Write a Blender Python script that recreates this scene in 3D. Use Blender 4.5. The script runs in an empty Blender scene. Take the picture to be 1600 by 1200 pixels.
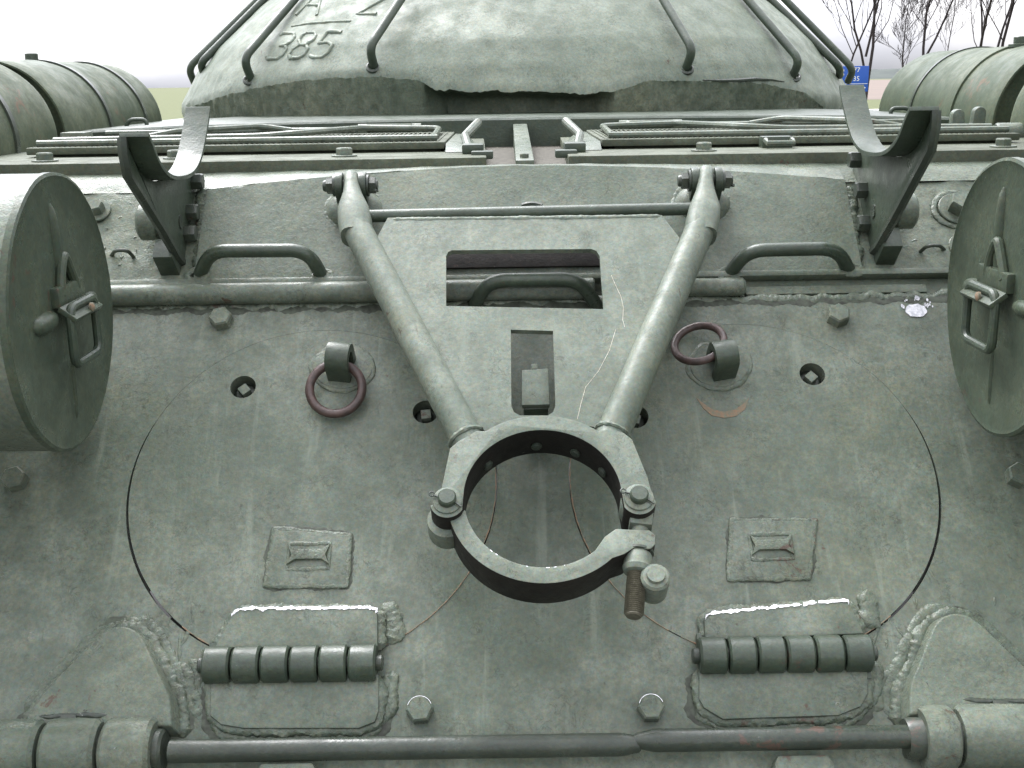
import bpy, bmesh, math, random
from mathutils import Vector, Matrix, noise
from mathutils.bvhtree import BVHTree
R = math.radians
scn = bpy.context.scene
col = scn.collection
random.seed(7)

# ------------------------------------------------------------------ camera, sky, sun, exposure
CAMZ = 1.75
F_PX, PITCH, ROLL, YAW = 1829.85, 0.252246, -0.0150387, 0.000775839
fwd = Vector((math.sin(YAW)*math.cos(PITCH), math.cos(YAW)*math.cos(PITCH), -math.sin(PITCH)))
r0 = Vector((math.cos(YAW), -math.sin(YAW), 0)); u0 = r0.cross(fwd)
rgt = r0*math.cos(ROLL)+u0*math.sin(ROLL); upv = rgt.cross(fwd)
CAM = Vector((0, 0, CAMZ))
cd = bpy.data.cameras.new('camera'); cam = bpy.data.objects.new('camera', cd); col.objects.link(cam)
cd.sensor_fit = 'HORIZONTAL'; cd.sensor_width = 36; cd.lens = 36*F_PX/1600
cd.clip_start = 0.05; cd.clip_end = 6000
m3 = Matrix((rgt, upv, -fwd)).transposed()
cam.matrix_world = Matrix.Translation(CAM) @ m3.to_4x4()
scn.camera = cam

SUN_EL, SUN_AZ = R(55), R(-28)          # azimuth measured from +Y towards +X
w = bpy.data.worlds.new('World'); scn.world = w; w.use_nodes = True
nt = w.node_tree; nt.nodes.clear()
def N(t, **k):
    n = nt.nodes.new(t)
    for a, b in k.items(): setattr(n, a, b)
    return n
out = N('ShaderNodeOutputWorld'); bg = N('ShaderNodeBackground')
sky = N('ShaderNodeTexSky', sky_type='NISHITA', sun_disc=False)
sky.sun_elevation = SUN_EL; sky.sun_rotation = SUN_AZ
sky.air_density = 1.0; sky.dust_density = 2.0; sky.ozone_density = 1.0
hs = N('ShaderNodeHueSaturation'); hs.inputs['Saturation'].default_value = 0.0
tc = N('ShaderNodeTexCoord')
cl = N('ShaderNodeTexNoise'); cl.inputs['Scale'].default_value = 3.2; cl.inputs['Detail'].default_value = 6; cl.inputs['Roughness'].default_value = .55
mp = N('ShaderNodeMapping'); mp.inputs['Scale'].default_value = (1, 1, 2.6)
rp = N('ShaderNodeValToRGB')
rp.color_ramp.elements[0].position = .36; rp.color_ramp.elements[0].color = (.62, .64, .74, 1)
rp.color_ramp.elements[1].position = .66; rp.color_ramp.elements[1].color = (1.08, 1.07, 1.08, 1)
mx = N('ShaderNodeMixRGB', blend_type='MULTIPLY'); mx.inputs[0].default_value = 1
# overcast sky is brightest overhead
sp = N('ShaderNodeSeparateXYZ'); mr = N('ShaderNodeMapRange')
mr.inputs['From Min'].default_value = 0; mr.inputs['From Max'].default_value = 1
mr.inputs['To Min'].default_value = 1.15; mr.inputs['To Max'].default_value = 5.4
mx2 = N('ShaderNodeMixRGB', blend_type='MULTIPLY'); mx2.inputs[0].default_value = 1
L = nt.links.new
L(tc.outputs['Generated'], mp.inputs[0]); L(mp.outputs[0], cl.inputs['Vector']); L(cl.outputs['Fac'], rp.inputs[0])
L(sky.outputs[0], hs.inputs['Color']); L(hs.outputs[0], mx.inputs[1]); L(rp.outputs[0], mx.inputs[2])
L(tc.outputs['Generated'], sp.inputs[0]); L(sp.outputs['Z'], mr.inputs['Value'])
L(mx.outputs[0], mx2.inputs[1]); L(mr.outputs[0], mx2.inputs[2])
L(mx2.outputs[0], bg.inputs[0]); L(bg.outputs[0], out.inputs[0])
bg.inputs[1].default_value = .10
sd = bpy.data.lights.new('sun', 'SUN'); sd.energy = 1.5; sd.angle = R(28); sd.color = (1, .97, .92)
so = bpy.data.objects.new('sun', sd); col.objects.link(so)
sdir = Vector((math.sin(SUN_AZ)*math.cos(SUN_EL), math.cos(SUN_AZ)*math.cos(SUN_EL), math.sin(SUN_EL)))
so.rotation_euler = sdir.to_track_quat('Z', 'Y').to_euler(); so.location = (0, 0, 30)
vs = scn.view_settings
scn.display_settings.display_device = 'sRGB'
vs.view_transform = 'Standard'; vs.look = 'None'; vs.gamma = 1; vs.use_curve_mapping = False
vs.exposure = 1.12

# ------------------------------------------------------------------ frames of reference
SL = 0.77270780
VV = Vector((0, math.sin(SL), math.cos(SL))); NN = Vector((0, -math.cos(SL), math.sin(SL))); XX = Vector((1, 0, 0))
X0 = 0.0335435
OO = Vector((X0, 1.82449, CAMZ-0.636676))
class Frame:
    def __init__(s, o, x, y, z): s.o, s.x, s.y, s.z = Vector(o), Vector(x), Vector(y), Vector(z)
    def __call__(s, a, b, c=0): return s.o+s.x*a+s.y*b+s.z*c
    def at(s, a, b, c=0): return Frame(s(a, b, c), s.x, s.y, s.z)
    def mat(s): return Matrix.Translation(s.o) @ Matrix((s.x, s.y, s.z)).transposed().to_4x4()
    def spin(s, ang):
        c, n = math.cos(ang), math.sin(ang)
        return Frame(s.o, s.x*c+s.y*n, s.y*c-s.x*n, s.z)
PL = Frame(OO, XX, VV, NN)                       # the sloped rear plate: u right, v up the slope, n out
WD = Frame((0, 0, 0), (1, 0, 0), (0, 1, 0), (0, 0, 1))
DK = Frame((X0, 0, CAMZ), (1, 0, 0), (0, 1, 0), (0, 0, 1))   # tank deck: u, distance, height from eye level
def ray(x, y): return fwd+rgt*((x-800)/F_PX)-upv*((y-600)/F_PX)
def pl(x, y, n=0):
    d = ray(x, y); t = ((OO+NN*n-CAM).dot(NN))/d.dot(NN); q = CAM+d*t-OO
    return (q.x, q.dot(VV))
def pls(pts, n=0): return [pl(x, y, n) for x, y in pts]
def atY(x, y, Y):
    d = ray(x, y); return CAM+d*(Y/d.y)

# ------------------------------------------------------------------ objects
WL = {}
def link(o, parent, loc):
    col.objects.link(o)
    if parent is not None:
        o.parent = parent; o.location = Vector(loc)-WL[parent]
    else: o.location = loc
    WL[o] = Vector(loc)
def tag(o, label=None, cat=None, group=None, kind=None):
    for k, v in (('label', label), ('category', cat), ('group', group), ('kind', kind)):
        if v: o[k] = v
    return o
def thing(name, loc, label, cat, group=None):
    o = bpy.data.objects.new(name, None); o.empty_display_size = .1; link(o, None, loc); return tag(o, label, cat, group)
def obj(name, bm, mat, parent=None, smooth=35, loc=None):
    bmesh.ops.recalc_face_normals(bm, faces=bm.faces[:])
    if loc is None:
        lo = Vector((1e9,)*3); hi = -lo
        for v in bm.verts:
            for i in range(3): lo[i] = min(lo[i], v.co[i]); hi[i] = max(hi[i], v.co[i])
        loc = (lo+hi)/2
    loc = Vector(loc)
    bmesh.ops.translate(bm, verts=bm.verts[:], vec=-loc)
    me = bpy.data.meshes.new(name); bm.to_mesh(me); bm.free()
    for m in (mat if isinstance(mat, list) else [mat]): me.materials.append(m)
    if smooth:
        me.polygons.foreach_set('use_smooth', [True]*len(me.polygons))
        me.set_sharp_from_angle(angle=R(smooth))
    o = bpy.data.objects.new(name, me); link(o, parent, loc); return o
def inst(name, mesh, fr, parent, scale=1):
    o = bpy.data.objects.new(name, mesh); link(o, parent, fr.o)
    o.rotation_euler = fr.mat().to_euler(); o.scale = (scale,)*3; return o

# ------------------------------------------------------------------ shape helpers
def BM(): return bmesh.new()
def bevel_sharp(bm, wdt, ang=30, seg=2):
    if wdt <= 0: return
    es = [e for e in bm.edges if len(e.link_faces) == 2 and e.calc_face_angle(0) > R(ang)]
    bmesh.ops.bevel(bm, geom=es, offset=wdt, offset_type='OFFSET', segments=seg, profile=.6, affect='EDGES', clamp_overlap=True)
def merge(dst, src):
    me = bpy.data.meshes.new('t'); src.to_mesh(me); src.free(); dst.from_mesh(me); bpy.data.meshes.remove(me)
def prism(bm, pts, fr, n0, n1, bev=0, ang=30, seg=2, taper=0):
    b = BM(); k = len(pts)
    cx = sum(p[0] for p in pts)/k; cy = sum(p[1] for p in pts)/k
    lo = [b.verts.new(fr(p[0], p[1], n0)) for p in pts]
    hi = [b.verts.new(fr(cx+(p[0]-cx)*(1-taper), cy+(p[1]-cy)*(1-taper), n1)) for p in pts]
    b.faces.new(lo[::-1]); b.faces.new(hi)
    for i in range(k): b.faces.new((lo[i], lo[(i+1) % k], hi[(i+1) % k], hi[i]))
    bmesh.ops.recalc_face_normals(b, faces=b.faces[:])
    bevel_sharp(b, bev, ang, seg); merge(bm, b)
def box(bm, fr, a0, a1, b0, b1, c0, c1, bev=0):
    prism(bm, [(a0, b0), (a1, b0), (a1, b1), (a0, b1)], fr, c0, c1, bev)
def holed(bm, outer, holes, fr, n0, n1):
    """flat plate with holes: caps filled, walls built"""
    b = BM(); loops = [outer]+holes; tops = []; edges = []
    for lp in loops:
        vsx = [b.verts.new(fr(p[0], p[1], n1)) for p in lp]; tops.append(vsx)
        for i in range(len(vsx)): edges.append(b.edges.new((vsx[i], vsx[(i+1) % len(vsx)])))
    bmesh.ops.triangle_fill(b, use_beauty=True, use_dissolve=False, edges=edges, normal=fr.z)
    fs = b.faces[:]; mp_ = {}
    for lp, pts in zip(tops, loops):
        for v, p in zip(lp, pts): mp_[v] = b.verts.new(fr(p[0], p[1], n0))
    for f in fs: b.faces.new([mp_[v] for v in reversed(f.verts)])
    for lp in tops:
        for i in range(len(lp)):
            a, c = lp[i], lp[(i+1) % len(lp)]; b.faces.new((a, c, mp_[c], mp_[a]))
    merge(bm, b)
def smooth_path(pts, per=8, closed=False):
    P = [Vector(p) for p in pts]; n = len(P); o = []
    rng = range(n if closed else n-1)
    for i in rng:
        if closed: a, b, c, d = P[(i-1) % n], P[i], P[(i+1) % n], P[(i+2) % n]
        else: a, b, c, d = P[max(i-1, 0)], P[i], P[i+1], P[min(i+2, n-1)]
        for k in range(per):
            t = k/per
            o.append(.5*((2*b)+(c-a)*t+(2*a-5*b+4*c-d)*t*t+(3*b-a-3*c+d)*t**3))
    if not closed: o.append(P[-1])
    return o
def fillet(pts, rad, seg=6):
    P = [Vector(p) for p in pts]; o = [P[0]]
    for i in range(1, len(P)-1):
        a, b, c = P[i-1], P[i], P[i+1]
        d1 = (a-b); d2 = (c-b); r = min(rad, d1.length*.48, d2.length*.48)
        p, q = b+d1.normalized()*r, b+d2.normalized()*r
        for k in range(seg+1):
            t = k/seg; o.append(p*(1-t)**2+b*2*t*(1-t)+q*t*t)
    o.append(P[-1]); return o
def tube(bm, path, rad, segs=12, caps=True, closed=False, up=None, flat=1.0, jitter=None):
    P = [Vector(p) for p in path]; n = len(P); rings = []
    prev = None
    for i, p in enumerate(P):
        if closed: t = P[(i+1) % n]-P[i-1]
        else: t = P[min(i+1, n-1)]-P[max(i-1, 0)]
        t.normalize()
        if up is not None: a = Vector(up)-t*t.dot(Vector(up))
        elif prev is None:
            a = Vector((0, 0, 1)) if abs(t.z) < .9 else Vector((1, 0, 0)); a = a-t*t.dot(a)
        else: a = prev-t*t.dot(prev)
        a.normalize(); prev = a; b = t.cross(a)
        r = rad(i/(n-1)) if callable(rad) else rad
        ring = []
        for k in range(segs):
            th = 2*math.pi*k/segs; rr = r
            q = p+(a*math.cos(th)*flat+b*math.sin(th))*rr
            if jitter: q += (q-p)*jitter*noise.noise(q*160)
            ring.append(bm.verts.new(q))
        rings.append(ring)
    for i in range(n if closed else n-1):
        A, B = rings[i], rings[(i+1) % n]
        for k in range(segs): bm.faces.new((A[k], A[(k+1) % segs], B[(k+1) % segs], B[k]))
    if caps and not closed: bm.faces.new(rings[0][::-1]); bm.faces.new(rings[-1])
def lathe(bm, prof, fr, segs=32, cap0=True, cap1=True, wob=None):
    """prof: (radius, height along fr.z)"""
    rings = []
    for r, h in prof:
        ring = []
        for k in range(segs):
            th = 2*math.pi*k/segs; rr = r*(1+(wob(th, h) if wob else 0))
            ring.append(bm.verts.new(fr(rr*math.cos(th), rr*math.sin(th), h)))
        rings.append(ring)
    for A, B in zip(rings, rings[1:]):
        for k in range(segs): bm.faces.new((A[k], A[(k+1) % segs], B[(k+1) % segs], B[k]))
    if cap0: bm.faces.new(rings[0][::-1])
    if cap1: bm.faces.new(rings[-1])
def hexbolt(bm, fr, r, h, washer=0, dome=True):
    b = BM()
    lathe(b, [(r, 0), (r, h*.86), (r*.86, h)], fr, 6)
    merge(bm, b)
    if washer: lathe(bm, [(washer, 0), (washer, h*.16), (washer*.96, h*.2)], fr, 20)
def torus(bm, fr, R_, r, maj=48, mn=12, wob=0):
    pts = [fr(R_*math.cos(2*math.pi*i/maj), R_*math.sin(2*math.pi*i/maj), 0) for i in range(maj)]
    tube(bm, pts, r, mn, closed=True, up=fr.z)
def arc(cx, cy, r, a0, a1, n=24):
    return [(cx+r*math.cos(R(a0+(a1-a0)*i/n)), cy+r*math.sin(R(a0+(a1-a0)*i/n))) for i in range(n+1)]
def rrect(a0, a1, b0, b1, r, n=4):
    return arc(a1-r, b1-r, r, 0, 90, n)+arc(a0+r, b1-r, r, 90, 180, n)+arc(a0+r, b0+r, r, 180, 270, n)+arc(a1-r, b0+r, r, 270, 360, n)
def bead(bm, pts, r, fr=PL, n=0.0, closed=False, step=.0018, seed=0, flat=.6, wig=.35, ripple=.22):
    """a lumpy run of weld metal along points (u, v) of a frame"""
    P = [Vector((p[0], p[1], 0)) for p in pts]
    if closed: P.append(P[0])
    S = []
    for a, b in zip(P, P[1:]):
        k = max(1, int((b-a).length/step))
        for i in range(k): S.append(a+(b-a)*(i/k))
    if not closed: S.append(P[-1])
    cnt = len(S)
    if cnt < 3: return
    rings = []
    for i, q0 in enumerate(S):
        k = 3
        A_ = S[(i-k) % cnt] if closed else S[max(i-k, 0)]; B_ = S[(i+k) % cnt] if closed else S[min(i+k, cnt-1)]
        t = B_-A_
        if t.length < 1e-7: t = Vector((1, 0, 0))
        t.normalize(); sd_ = Vector((t.y, -t.x, 0))
        q = Vector((q0.x*42+seed*9.1, q0.y*42, seed*3.7))
        c_ = q0+sd_*(r*wig*noise.noise(q))
        rr = r*(1+.34*noise.noise(q*.8+Vector((5, 5, 5))))
        e = 1 if closed else min(1, .25+min(i, cnt-1-i)*.15)
        ring = []
        for m in range(11):
            th = math.pi*(m/10)*1.10-.05*math.pi
            g = rr*e*(1+ripple*.26*math.sin(i*1.05+5*noise.noise(Vector((i*.07, seed, 4)))+1.6*math.sin(th))*(.4+abs(noise.noise(Vector((i*.05, 3, seed)))))+ripple*.55*noise.noise(Vector((q.x*1.5+m*.22, q.y*1.5, m*.24+seed)))+.22*noise.noise(Vector((q.x*3.6, q.y*3.6, m*.5+seed))))
            w2 = c_+sd_*math.cos(th)*g
            ring.append(bm.verts.new(fr(w2.x, w2.y, n+math.sin(th)*g*flat)))
        rings.append(ring)
    for i in range(cnt if closed else cnt-1):
        A, B = rings[i], rings[(i+1) % cnt]
        for k in range(10): bm.faces.new((A[k], A[k+1], B[k+1], B[k]))
def sub_noise(bm, amp, sc, fr=PL, seed=0, only=None):
    for v in bm.verts:
        if only and not only(v): continue
        v.co += fr.z*amp*noise.fractal(v.co*sc+Vector((seed, 0, 0)), 1.0, 2.0, 3)
def grid_sheet(bm, fu, nu, nv):
    vsx = [[bm.verts.new(fu(i/nu, j/nv)) for j in range(nv+1)] for i in range(nu+1)]
    for i in range(nu):
        for j in range(nv): bm.faces.new((vsx[i][j], vsx[i+1][j], vsx[i+1][j+1], vsx[i][j+1]))
    return vsx

# ------------------------------------------------------------------ materials
def paint(name, c1, c2, rust=.5, rough=.31, bump=.25, streak=0., speck=1., fine=1., rustc=(.075, .046, .034), low=.0, spec=.20, crack=.45):
    m = bpy.data.materials.new(name); m.use_nodes = True; t = m.node_tree; t.nodes.clear()
    def A(k, **kw):
        n = t.nodes.new(k)
        for a, b in kw.items(): setattr(n, a, b)
        return n
    def mixc(f, a, b, mode='MIX'):
        x = A('ShaderNodeMix', data_type='RGBA', blend_type=mode)
        if isinstance(f, (int, float)): x.inputs[0].default_value = f
        else: t.links.new(f, x.inputs[0])
        for s, v in ((6, a), (7, b)):
            if isinstance(v, tuple): x.inputs[s].default_value = (*v, 1)
            else: t.links.new(v, x.inputs[s])
        return x.outputs[2]
    def nz(vec, sc, det=4, ro=.6, dist=0):
        n = A('ShaderNodeTexNoise'); n.inputs['Scale'].default_value = sc; n.inputs['Detail'].default_value = det
        n.inputs['Roughness'].default_value = ro; n.inputs['Distortion'].default_value = dist
        t.links.new(vec, n.inputs['Vector']); return n
    def ramp(f, a, b, va=0., vb=1.):
        n = A('ShaderNodeMapRange'); n.interpolation_type = 'SMOOTHSTEP'
        n.inputs['From Min'].default_value = a; n.inputs['From Max'].default_value = b
        n.inputs['To Min'].default_value = va; n.inputs['To Max'].default_value = vb
        t.links.new(f, n.inputs['Value']); return n.outputs[0]
    g = A('ShaderNodeNewGeometry'); pos = g.outputs['Position']
    mpn = A('ShaderNodeMapping', vector_type='POINT'); mpn.inputs['Rotation'].default_value = (R(90)-(math.pi/2-SL)-R(90)+R(0), 0, 0)
    rot = A('ShaderNodeVectorRotate', rotation_type='X_AXIS'); rot.inputs['Angle'].default_value = -(math.pi/2-SL)
    t.links.new(pos, rot.inputs['Vector'])
    st = A('ShaderNodeVectorMath', operation='MULTIPLY'); st.inputs[1].default_value = (1, .10, 1); t.links.new(rot.outputs[0], st.inputs[0])
    big = nz(pos, 3.2, 5, .62, .4); med = nz(pos, 17, 5, .65, .3); fin = nz(pos, 130, 4, .7); spk = nz(pos, 330, 2, .6)
    strk = nz(st.outputs[0], 34, 5, .6, .3)
    c = mixc(ramp(big.outputs['Fac'], .35, .66), c1, c2)
    c = mixc(ramp(med.outputs['Fac'], .36, .68, 0, .55), c, tuple(x*.72 for x in c1))
    c = mixc(ramp(nz(pos, 6.5, 6, .68, .8).outputs['Fac'], .48, .70, 0, .42), c, tuple(x*.66 for x in c1))
    c = mixc(ramp(nz(pos, 4.3, 6, .66, .6).outputs['Fac'], .52, .74, 0, .34), c, (c2[0]*1.05, c2[1]*.96, c2[2]*.78))
    chn = nz(pos, 125, 3, .65)
    tint = mixc(ramp(chn.outputs['Fac'], .36, .64), (.84, .98, 1.08), (1.17, 1.03, .90))
    c = mixc(.50*fine, c, tint, 'MULTIPLY')
    c = mixc(ramp(nz(pos, 55, 4, .7).outputs['Fac'], .46, .74, 0, .12*fine), c, tuple(x*1.45 for x in c2))
    c = mixc(ramp(fin.outputs['Fac'], .32, .66, .38, 0), c, tuple(x*.50 for x in c1))
    # colour grain of weathered paint: cool and warm grains side by side
    gr = A('ShaderNodeMix', data_type='RGBA', blend_type='SOFT_LIGHT'); gr.inputs[0].default_value = .26*fine
    t.links.new(c, gr.inputs[6]); t.links.new(spk.outputs['Color'], gr.inputs[7]); c = gr.outputs[2]
    if streak:
        c = mixc(ramp(strk.outputs['Fac'], .50, .74, 0, streak), c, tuple(x*.55 for x in c2))
        c = mixc(ramp(strk.outputs['Fac'], .45, .28, 0, streak*.8), c, tuple(min(1, x*1.35) for x in c2))
    # rust freckles and stains
    rn = nz(pos, 26, 8, .72, .6); rl = nz(pos, 5, 3, .5)
    ad = A('ShaderNodeMath', operation='MULTIPLY_ADD'); t.links.new(rl.outputs['Fac'], ad.inputs[0]); ad.inputs[1].default_value = .5
    t.links.new(rn.outputs['Fac'], ad.inputs[2])
    th = .985-.13*rust
    rf = ramp(ad.outputs[0], th, th+.06, 0, .85)
    c = mixc(rf, c, rustc)
    # short dark brush hairs and flaked edges
    if crack:
        hn = nz(pos, 48, 5, .62, 1.0); ab = A('ShaderNodeMath', operation='SUBTRACT'); t.links.new(hn.outputs['Fac'], ab.inputs[0]); ab.inputs[1].default_value = .5
        ab2 = A('ShaderNodeMath', operation='ABSOLUTE'); t.links.new(ab.outputs[0], ab2.inputs[0])
        ln = ramp(ab2.outputs[0], .004, .030, 1, 0); mk = ramp(nz(pos, 15, 4, .7).outputs['Fac'], .49, .62, 0, crack)
        mm = A('ShaderNodeMath', operation='MULTIPLY'); t.links.new(ln, mm.inputs[0]); t.links.new(mk, mm.inputs[1])
        c = mixc(mm.outputs[0], c, (.026, .028, .020))
    dk = ramp(nz(pos, 85, 3, .7, 1.2).outputs['Fac'], .71-.03*speck, .75, 0, .75*speck)
    c = mixc(dk, c, (.030, .028, .024))
    li = ramp(nz(pos, 61, 4, .7, 1.5).outputs['Fac'], .715-.02*speck, .76, 0, .5*speck)
    c = mixc(li, c, (.36, .37, .33))
    p = A('ShaderNodeBsdfPrincipled'); o = A('ShaderNodeOutputMaterial'); t.links.new(p.outputs[0], o.inputs[0])
    t.links.new(c, p.inputs['Base Color'])
    t.links.new(ramp(med.outputs['Fac'], .3, .7, rough-.10, rough+.14), p.inputs['Roughness'])
    p.inputs['Specular IOR Level'].default_value = spec
    # relief: brush marks, cast skin, flakes
    def bmp(h, s, d, prev=None):
        b = A('ShaderNodeBump'); b.inputs['Strength'].default_value = s; b.inputs['Distance'].default_value = d
        t.links.new(h, b.inputs['Height'])
        if prev: t.links.new(prev, b.inputs['Normal'])
        return b.outputs[0]
    nb = bmp(nz(pos, 7, 3, .5, .2).outputs['Fac'], min(1, bump*1.6), .010+low)
    nb = bmp(nz(pos, 70, 5, .62, .3).outputs['Fac'], min(1, bump*1.6), .0022, nb)
    nb = bmp(nz(pos, 240, 3, .6).outputs['Fac'], min(1, bump*1.6), .0012, nb)
    if streak: nb = bmp(strk.outputs['Fac'], .35, .003, nb)
    t.links.new(nb, p.inputs['Normal'])
    return m
def plain(name, c, rough=.6, metal=0, bump=0, sc=200, c2=None):
    m = bpy.data.materials.new(name); m.use_nodes = True; t = m.node_tree; p = t.nodes['Principled BSDF']
    p.inputs['Roughness'].default_value = rough; p.inputs['Metallic'].default_value = metal
    n = t.nodes.new('ShaderNodeTexNoise'); n.inputs['Scale'].default_value = sc; n.inputs['Detail'].default_value = 5
    g = t.nodes.new('ShaderNodeNewGeometry'); t.links.new(g.outputs['Position'], n.inputs['Vector'])
    r = t.nodes.new('ShaderNodeValToRGB'); c2 = c2 or tuple(x*.6 for x in c)
    r.color_ramp.elements[0].position = .35; r.color_ramp.elements[0].color = (*c2, 1)
    r.color_ramp.elements[1].position = .65; r.color_ramp.elements[1].color = (*c, 1)
    t.links.new(n.outputs['Fac'], r.inputs[0]); t.links.new(r.outputs[0], p.inputs['Base Color'])
    if bump:
        b = t.nodes.new('ShaderNodeBump'); b.inputs['Strength'].default_value = bump; b.inputs['Distance'].default_value = .002
        t.links.new(n.outputs['Fac'], b.inputs['Height']); t.links.new(b.outputs[0], p.inputs['Normal'])
    return m
G1, G2 = (.096, .118, .090), (.170, .192, .155)
M_PLATE = paint('plate_paint', G1, G2, rust=.15, streak=.40, bump=.18, speck=.7)
M_PAINT = paint('hull_paint', G1, G2, rust=.45, bump=.26)
M_ROUGH = paint('rough_cast_paint', (.108, .130, .100), (.165, .188, .145), rust=.5, bump=.4, speck=1.3)
M_WELD = paint('weld_paint', (.080, .102, .074), (.145, .170, .128), rust=.8, bump=.62, speck=1.6, rough=.34, crack=.8, spec=.35)
M_DARK = paint('dark_green_paint', (.036, .052, .036), (.060, .080, .056), spec=.45, rust=.4, bump=.2, rough=.36)
M_LOCK = paint('lock_paint', (.112, .135, .106), (.170, .194, .158), rust=.5, bump=.16, streak=.25, rough=.43)
M_BARE = paint('worn_dark_steel', (.030, .040, .030), (.056, .068, .052), spec=.45, rust=.7, bump=.2, rough=.34)
M_CUT = paint('flame_cut_edge', (.085, .108, .078), (.155, .175, .128), rust=.5, bump=.7, rough=.6, speck=1.5)
M_TURRET = paint('turret_paint', (.150, .180, .142), (.205, .235, .190), rust=.1, bump=.18, speck=.9, rough=.52)
M_DRUM = paint('drum_paint', (.052, .074, .046), (.098, .116, .074), rust=.8, bump=.12, rustc=(.11, .072, .045), rough=.55)
M_SIDE = paint('painted_shade_brown', (.012, .011, .010), (.024, .021, .018), rust=.6, bump=.2, rough=.55, spec=.2)  # dark brown with shade painted in, for clamp sides and window patch
M_DECK = paint('dusty_deck_paint', (.072, .082, .058), (.112, .13, .092), rust=.4, bump=.3, rough=.6)
M_DISC = paint('canister_paint', (.050, .068, .048), (.080, .098, .068), rust=.5, bump=.16)
M_RUST = plain('rusted_iron', (.070, .042, .036), .45, 0, .5, 90, (.036, .025, .022))
M_BROWN = plain('rusty_dirt', (.075, .070, .052), .9, 0, .6, 60, (.040, .036, .028))
M_SHINE = plain('worn_glint_metal', (.95, .95, .97), .22, 1, .2, 300, (.8, .8, .84))  # worn clamp edge; also stands for sky glints on hinge lips and bolts
M_CREVICE = plain('weld_crevice_shade', (.048, .062, .040), .6, 0, .4, 90, (.018, .021, .013))  # dark colour standing in for the shadowed crevices beside welds
M_WHITE = plain('white_splash', (.66, .66, .70), .5, 0, .3, 200, (.36, .37, .40))
M_ORANGE = plain('orange_rust', (.20, .125, .075), .8, 0, .3, 150, (.12, .125, .088))
M_BLACK = plain('black_rubber', (.02, .02, .018), .7, 0, .2, 60)
M_THREAD = plain('oiled_thread', (.13, .125, .09), .4, .3, .1, 200, (.08, .075, .055))

# ================================================================== the tank
tank = thing('tank', (X0, 4.5, 0), 'grey-green heavy tank seen from behind with sloped rear plate and rounded cast turret', 'tank')

# ---- transmission hatches set into the rear plate
HX, HR = 0.3616, 0.3
def gap(sx, th):
    """joint between hatch and plate: open at the outer side and below, painted over at the top"""
    a = math.degrees(th) if sx > 0 else 180-math.degrees(th)
    a = (a+180) % 360-180                 # 0 = outward, 90 = up
    g = .0012
    if -75 < a < 24: g += .0036*math.sin(math.pi*(a+75)/99)**.7
    if 150 < abs(a): g += .0016
    return g
holes = []
for sx in (-1, 1):
    holes.append([(sx*HX+(HR+gap(sx, 2*math.pi*k/160))*math.cos(2*math.pi*k/160), (HR+gap(sx, 2*math.pi*k/160))*math.sin(2*math.pi*k/160)) for k in range(160)])
b = BM()
top_edge = [(1.12-2.24*i/120, .352+.0022*noise.noise(Vector((i*.45, 3, 1)))) for i in range(121)]
holed(b, [(-1.12, -.475), (1.12, -.475)]+top_edge, holes, PL, -.04, 0)
obj('rear_plate', b, M_PLATE, tank, 20)
hatches = []
plugs = [[(380, 605), (665, 644)], [(1269, 585), (993, 651)]]
for sx, pg in zip((-1, 1), plugs):
    b = BM()
    rim = [(sx*HX+HR*math.cos(2*math.pi*k/160), HR*math.sin(2*math.pi*k/160)) for k in range(160)]
    hs_ = []
    for i, (x, y) in enumerate(pg):
        a, c = pl(x, y); hs_.append([(a+.022*math.cos(2*math.pi*k/32), c+.022*math.sin(2*math.pi*k/32)) for k in range(32)])
    holed(b, rim, hs_, PL, -.036, .0012)
    h = obj('transmission_hatch', b, M_PLATE, tank, 20); hatches.append(h)
    for i, (x, y) in enumerate(pg):
        a, c = pl(x, y); f = PL.at(a, c, -.03).spin(R(random.choice((6, 40, 75))))
        b = BM(); lathe(b, [(.021, -.004), (.021, .004), (.016, .008)], f, 24); obj('plug_seat', b, M_BARE, h)
        b = BM(); box(b, f, -.0085, .0085, -.0085, .0085, .0075, .024, .0012); obj('square_plug', b, M_LOCK, h)
    # welded pad with a small flared bracket in its middle
    px = pls([(415, 915), (541, 916), (546, 838), (430, 828)] if sx < 0 else [(1140, 905), (1262, 903), (1272, 815), (1145, 815)], 0)
    b = BM(); prism(b, px, PL, -.002, .006, .003); obj('weld_pad', b, M_PAINT, h)
    b = BM(); bead(b, px, .0052, PL, .003, True, seed=4+sx, ripple=.2, flat=.45); obj('pad_weld', b, M_WELD, h); b = BM(); bead(b, px, .0078, PL, .0010, True, seed=14+sx, ripple=.3, flat=.10, wig=.6); obj('crevice_shade', b, M_CREVICE, h)  # flat dark band paints the crevice shade round the pad weld
    cu = sum(p[0] for p in px)/4; cv = sum(p[1] for p in px)/4+.003
    b = BM(); q = [(-.032, -.021), (.032, -.021), (.032, .021), (-.032, .021)]
    bead(b, [(cu+x, cv+y) for x, y in q], .0035, PL, .006, True, seed=9, ripple=.15, flat=.5); obj('inner_weld', b, M_WELD, h)
    b = BM(); q = [(-.034, -.016), (-.021, -.007), (.021, -.007), (.034, -.016), (.027, 0), (.034, .019), (.021, .010), (-.021, .010), (-.034, .019), (-.027, 0)]
    prism(b, [(cu+x, cv+y) for x, y in q], PL, .004, .0125, .002); obj('pad_bracket', b, M_WELD, h)

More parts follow.
